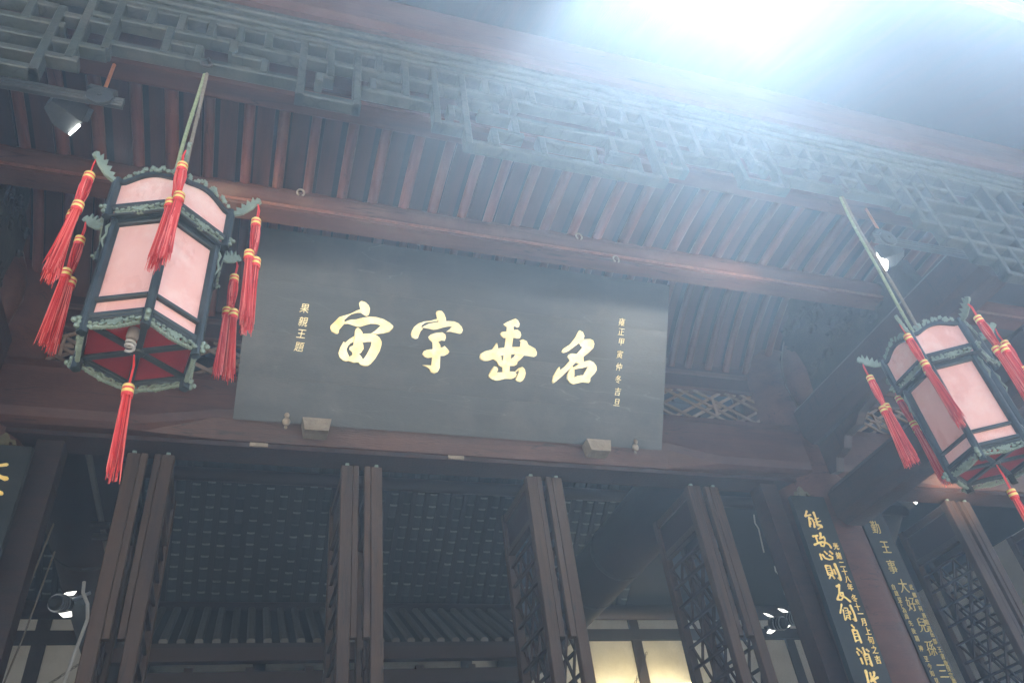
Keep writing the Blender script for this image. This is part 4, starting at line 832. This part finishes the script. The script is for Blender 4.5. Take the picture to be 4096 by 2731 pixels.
    if seed == 1:
     m = MB(); m.lathe([(.014, .06), (.018, .045), (.020, .005), (.016, -.005)], (bx, by, 0), 14); m.build('bulb_base', 'paper_white', L, smooth=True)
     m = MB(); m.tube([(bx + .014 * math.cos(t), by + .014 * math.sin(t), -.008 - .0026 * t) for t in [i * .5 for i in range(30)]], .0048, 7); m.build('spiral_bulb', 'bulb_glass', L, smooth=True)
    # ropes to the hook
    hz = hook_z - loc[2]
    for i, (mt, dx, bow) in enumerate((('rope_green', -.022, rope_bow), ('rope_brown', .020, rope_bow * .4))):
        pts = []
        for j in range(15):
            t = j / 14
            off = bow * math.sin(math.pi * t) + dx * (1 - .75 * t)
            v = Matrix.Rotation(-phi, 3, 'Z') @ Vector((off, 0.006 * math.sin(9 * t + i), 0)); pts.append((v.x, v.y, .60 + (hz - .60) * t))
        m = MB(); m.tube(pts, .0085, 7); m.build('rope', mt, L, smooth=True)
        for t in (.35, .72):
            j = int(t * 14); m = MB(); m.blob(pts[j], .011, .011, .014, 7, 5); m.build('rope_knot', mt, L, smooth=True)
    v = Matrix.Rotation(-phi, 3, 'Z')
    m = MB(); m.tube([tuple(v @ Vector((.022 * math.cos(a), -.05, hz + .012 + .022 * math.sin(a)))) for a in [R_(q) for q in range(-200, 61, 26)]] + [tuple(v @ Vector((.004, -.05, hz + .06))), tuple(v @ Vector((.004, -.03, hz + .085)))], .008, 7); m.build('hook', 'iron', L, smooth=True)
    m = MB(); m.lathe([(.19, .60), (.19, .612)], n=6); m.build('hanging_bar', 'lantern_frame', L)
    return L
lantern('pink hexagonal lantern with red tassels and a spiral bulb, at the left of the plaque', (-.4207, 2.35, 3.397), .708, 5.165, -.008, 1)
lantern('pink hexagonal lantern with red tassels, at the far right and cut by the frame', (3.3266, 2.35, 3.215), -.598, 5.175, -.030, 2)

# ================================================================ SPOTLIGHTS, WIRES, CHAINS
def porch_spot(label, x, sg, aim, power):
    z = 5.10; y = 2.56
    t_ = thing('porch_spotlight', label, 'spotlight', (x, y, z), 'porch spotlights')
    xe = x - sg * .75
    m = MB()
    for dz in (-.022, 0, .022): m.bar((x + sg * .10, y, z + dz), (xe, y, z + dz), .03, .019, ch=.25)
    m.build('track_rail', 'lamp_housing', t_)
    m = MB(); m.lathe([(.0, -.008), (.052, -.008), (.060, 0), (.060, .016), (.035, .020), (.012, .020), (.010, .026), (.0, .026)], n=24)
    m.v = [(x + a, y - .022 - c_, z - .012 + b) for a, b, c_ in m.v]; m.build('pivot_disc', 'lamp_housing', t_, smooth=True)
    m = MB(); m.prism([(-.065, .05), (-.055, .075), (.065, .06), (.05, .03)], (x, y - .03, z), (1, 0, 0), (0, 0, 1), (0, .05, 0)); m.build('clamp', 'lamp_housing', t_)
    m = MB(); m.tube([(x, y, z + .07), (x, y, z + .31)], .009, 8); m.build('hanger_rod', 'copper_rod', t_, smooth=True)
    # open-fronted lamp head, seen from behind and below
    hx = x - sg * .16
    d = (Vector(aim) - Vector((hx, y + .02, z + .04))).normalized(); s_ = d.cross(Vector((0, 0, 1))).normalized(); u = s_.cross(d)
    c0 = Vector((hx, y + .15, z + .045))
    m = MB(); A, B = .058, .066
    ring = lambda w, h, q: [c0 + s_ * a + u * b + d * q for a, b in ((-w, -h), (w, -h), (w, h), (-w, h))]
    m.sweep([ring(A * .55, B * .55, -.10), ring(A, B, -.03), ring(A, B, .05), ring(A - .008, B - .008, .05), ring(A - .008, B - .008, -.02)], cap=True); m.build('housing', 'lamp_housing', t_)
    m = MB(); m.sweep([ring(A - .010, B - .010, .046), ring(A - .03, B - .03, -.012)], cap=False); m.build('reflector', 'lamp_reflector', t_)
    m = MB(); m.bar(c0 - s_ * .04 - u * .075 + d * .05, c0 + s_ * .04 - u * .075 + d * .05, .010 if sg > 0 else .034, .010 if sg > 0 else .034, ch=.25); m.build('tube', 'lamp_glow', t_)
    for a, b in ((-1, 0), (1, 0)):
        m = MB(); e = c0 + s_ * (A * a) + d * .05
        m.prism([(-B * .9, 0), (B * .9, 0), (B * .8, .022), (-B * .8, .022)], e, u, (d + s_ * a * .55).normalized(), s_ * .003); m.build('barn_door', 'lamp_housing', t_)
    lamp('spot_beam', 'SPOT', tuple(c0 + d * .16), aim, power, (1, .93, .80), t_, 84, .9, .05)
    return t_
porch_spot('lit spotlight on a ribbed track rail beside the left lantern rope', -.886, 1, (1.2, 4.3, 5.0), 20)
porch_spot('lit spotlight on a ribbed track rail behind the right lantern rope', mir(-.886), -1, (1.7, 4.3, 5.0), 18)

def hall_spot(label, loc, aim, power, n=1, color=(1, .90, .70)):
    t_ = thing('hall_spotlight', label, 'spotlight', loc, 'spotlights inside the hall')
    c0 = Vector(loc)
    for i in range(n):
        c_ = c0 + Vector((.17 * i, 0, .045 * i)); d = (Vector(aim) + Vector((.8 * i, 0, 0)) - c_).normalized(); s_ = d.cross(Vector((0, 0, 1))).normalized(); u = s_.cross(d)
        rg = lambda r, q: [c_ + (s_ * math.cos(a) + u * math.sin(a)) * r + d * q for a in [2 * math.pi * j / 14 for j in range(14)]]
        m = MB(); m.sweep([rg(.028, -.10), rg(.05, -.08), rg(.058, .06), rg(.052, .06), rg(.045, .02)]); m.build('housing', 'lamp_housing', t_, smooth=True)
        for q in (-.06, -.03, 0):
            m = MB(); m.sweep([rg(.062, q), rg(.064, q + .008), rg(.05, q + .010)]); m.build('cooling_fin', 'steel', t_)
        m = MB(); m.sweep([rg(.044, .024), rg(.02, .026)]); m.build('lens', 'lamp_glow', t_)
        m = MB(); m.prism([(-.05, 0), (.05, 0), (.035, .07), (-.035, .07)], c_ + u * .056 + d * .06, s_, (d + u * .5).normalized(), u * .003); m.build('barn_door', 'lamp_reflector', t_)
        m = MB(); m.prism([(-.045, 0), (.045, 0), (.03, .05), (-.03, .05)], c_ - u * .056 + d * .06, s_, (d - u * .7).normalized(), u * .003); m.build('barn_door', 'lamp_reflector', t_)
        lamp('spot_beam', 'SPOT', tuple(c_ + d * .10), tuple(Vector(aim) + Vector((.8 * i, 0, 0))), power, color, t_, 75, .9, .04)
    return t_, c0
t_, c0 = hall_spot('lit spotlight with bright fins hanging inside behind the left couplet board', (-1.17, 6.0, 4.00), (.6, 11.0, 5.6), 36)
m = MB(); m.bar(c0 + Vector((.03, .02, .02)), c0 + Vector((.16, .05, .10)), .02, .02); m.build('arm', 'steel', t_)
m = MB(); m.tube([(-1.06, 6.0, 4.16), (-1.05, 6.0, 4.08), (-1.005, 6.0, 4.0), (-.985, 6.02, 3.9), (-1.0, 6.0, 3.75), (-1.04, 6.0, 3.45), (-1.06, 6.0, 2.8)], .012, 8); m.build('cable', 'white_cable', t_, smooth=True)
t_, c0 = hall_spot('pair of lit spotlights with bright rims on the right, left of the bold couplet board', (4.66, 6.0, 3.86), (3.0, 11.0, 5.6), 15, 2)
m = MB(); m.bar(c0 + Vector((-.1, .06, -.02)), c0 + Vector((.42, .06, .12)), .03, .03); m.build('bar', 'lamp_housing', t_)
for pts, lb in (([(4.80, 6.0, 4.95), (4.78, 6.0, 4.86), (4.80, 6.0, 4.80), (4.77, 6.0, 4.55)], 'short white cable dangling in the dark doorway, the upper one'), ([(4.84, 6.0, 4.41), (4.83, 6.0, 4.36), (4.87, 6.0, 4.31), (4.85, 6.0, 4.15), (4.86, 6.0, 4.02)], 'short white cable dangling in the dark doorway, just above the pair of spotlights')):
    m = MB(); m.tube(pts, .008, 6); tag(m.build('cable', 'white_cable', smooth=True), lb, 'cable', 'white cables in the doorway')
# flood lamp under the right beam
fl = thing('flood_lamp', 'glaring white flood lamp under the beam between couplet board and right lantern', 'lamp', (6.03, 5.2, 4.72))
m = MB(); m.prism([(-.11, .06), (.10, .07), (.0, -.045)], (6.03, 5.20, 4.735), (1, 0, 0), (0, 0, 1), (0, .10, 0)); m.build('housing', 'lamp_housing', fl)
m = MB(); m.prism([(-.03, .055), (.092, .063), (.0, -.036)], (6.03, 5.192, 4.735), (1, 0, 0), (0, 0, 1), (0, .006, 0)); m.build('lens', 'lamp_glow', fl)
m = MB(); m.prism([(-.104, .056), (-.036, .055), (-.006, -.036)], (6.03, 5.192, 4.735), (1, 0, 0), (0, 0, 1), (0, .006, 0)); m.build('reflector', 'lamp_reflector', fl)
lamp('flood_beam', 'SPOT', (6.0, 4.6, 4.3), (6.4, 4.9, 5.2), 9, (1, .78, .55), fl, 120, .9, .1)
# warm wall washer at the rear wall
ww = thing('wall_washer', 'warm light strip washing the white plaster wall, seen between the door leaves', 'lamp', (6.72, 12.2, 5.18))
m = MB(); m.box(5.7, 7.6, 12.16, 12.26, 5.06, 5.16); m.build('housing', 'lamp_housing', ww)
m = MB(); m.box(5.72, 7.58, 12.18, 12.25, 5.163, 5.185); m.build('strip', 'lamp_glow_warm', ww)
for x in (6.1, 7.1): lamp('wash_light', 'SPOT', (x, 12.12, 4.95), (x, 12.6, 5.5), 9, (1, .88, .62), ww, 130, .9, .1)
# chains holding inner banners
def chain(label, p0, p1, n):
    t_ = thing('chain', label, 'chain', tuple(p1)); p0, p1 = Vector(p0), Vector(p1)
    d = (p1 - p0) / n
    lk = MB(); q = d.normalized(); s_ = q.cross(Vector((0, 1, 0))).normalized()
    pts = [q * (d.length * .68 * math.cos(a)) + s_ * (d.length * .34 * math.sin(a)) for a in [2 * math.pi * i / 10 for i in range(11)]]
    lk.tube(pts, d.length * .10, 5); me = lk.mesh('chain_link', 'iron', smooth=True)
    for i in range(n): put('chain_link', me, t_, tuple(p0 + d * (i + .5) - p1), (0, 0, (i % 2) * 1.2))
chain('dark chain slanting across the white plaster panel at lower left', (-1.42, 9.8, 4.98), (-2.05, 9.8, 4.46), 26)
chain('dark chain hanging before the lit plaster panel between door leaves', (5.58, 10.2, 5.03), (5.02, 10.2, 4.20), 26)
for i, (a, b) in enumerate((((-1.22, 5.4, 4.30), (-1.36, 5.4, 3.05)), ((-1.19, 5.5, 4.15), (-1.30, 5.5, 3.05)))):
    m = MB(); m.tube([a, tuple((Vector(a) + Vector(b)) / 2 + Vector((.012, 0, 0))), b], .0065, 6)
    tag(m.build('banner_cord', 'rope_brown', smooth=True), 'thin taut cord beside the left couplet board, ' + ('the lighter one nearer the board' if i == 0 else 'the fainter one farther from the board'), 'cord', 'cords at the left doorway')
m = MB(); m.box(5.18, 5.42, 5.30, 5.31, 3.42, 3.98)
tag(m.build('notice_sheet', 'grey_sheet'), 'plain grey sheet hanging in the dark just right of the thin lettered board', 'sheet')

# ================================================================ HAZE added so the sun glows in it like lens flare
hz_ = MB(); hz_.box(-31, 31, -31, 31, -1.0, 10.6)
haze = tag(hz_.build('haze', 'plaster'), kind='stuff')
hm = bpy.data.materials.new('haze'); hm.use_nodes = True
hn = hm.node_tree.nodes; hn.clear()
ho = hn.new('ShaderNodeOutputMaterial'); hv = hn.new('ShaderNodeVolumePrincipled')
hv.inputs['Color'].default_value = (.50, .72, 1.0, 1); hv.inputs['Density'].default_value = .0185; hv.inputs['Anisotropy'].default_value = .66
hm.node_tree.links.new(hv.outputs[0], ho.inputs['Volume'])
haze.data.materials.clear(); haze.data.materials.append(hm)
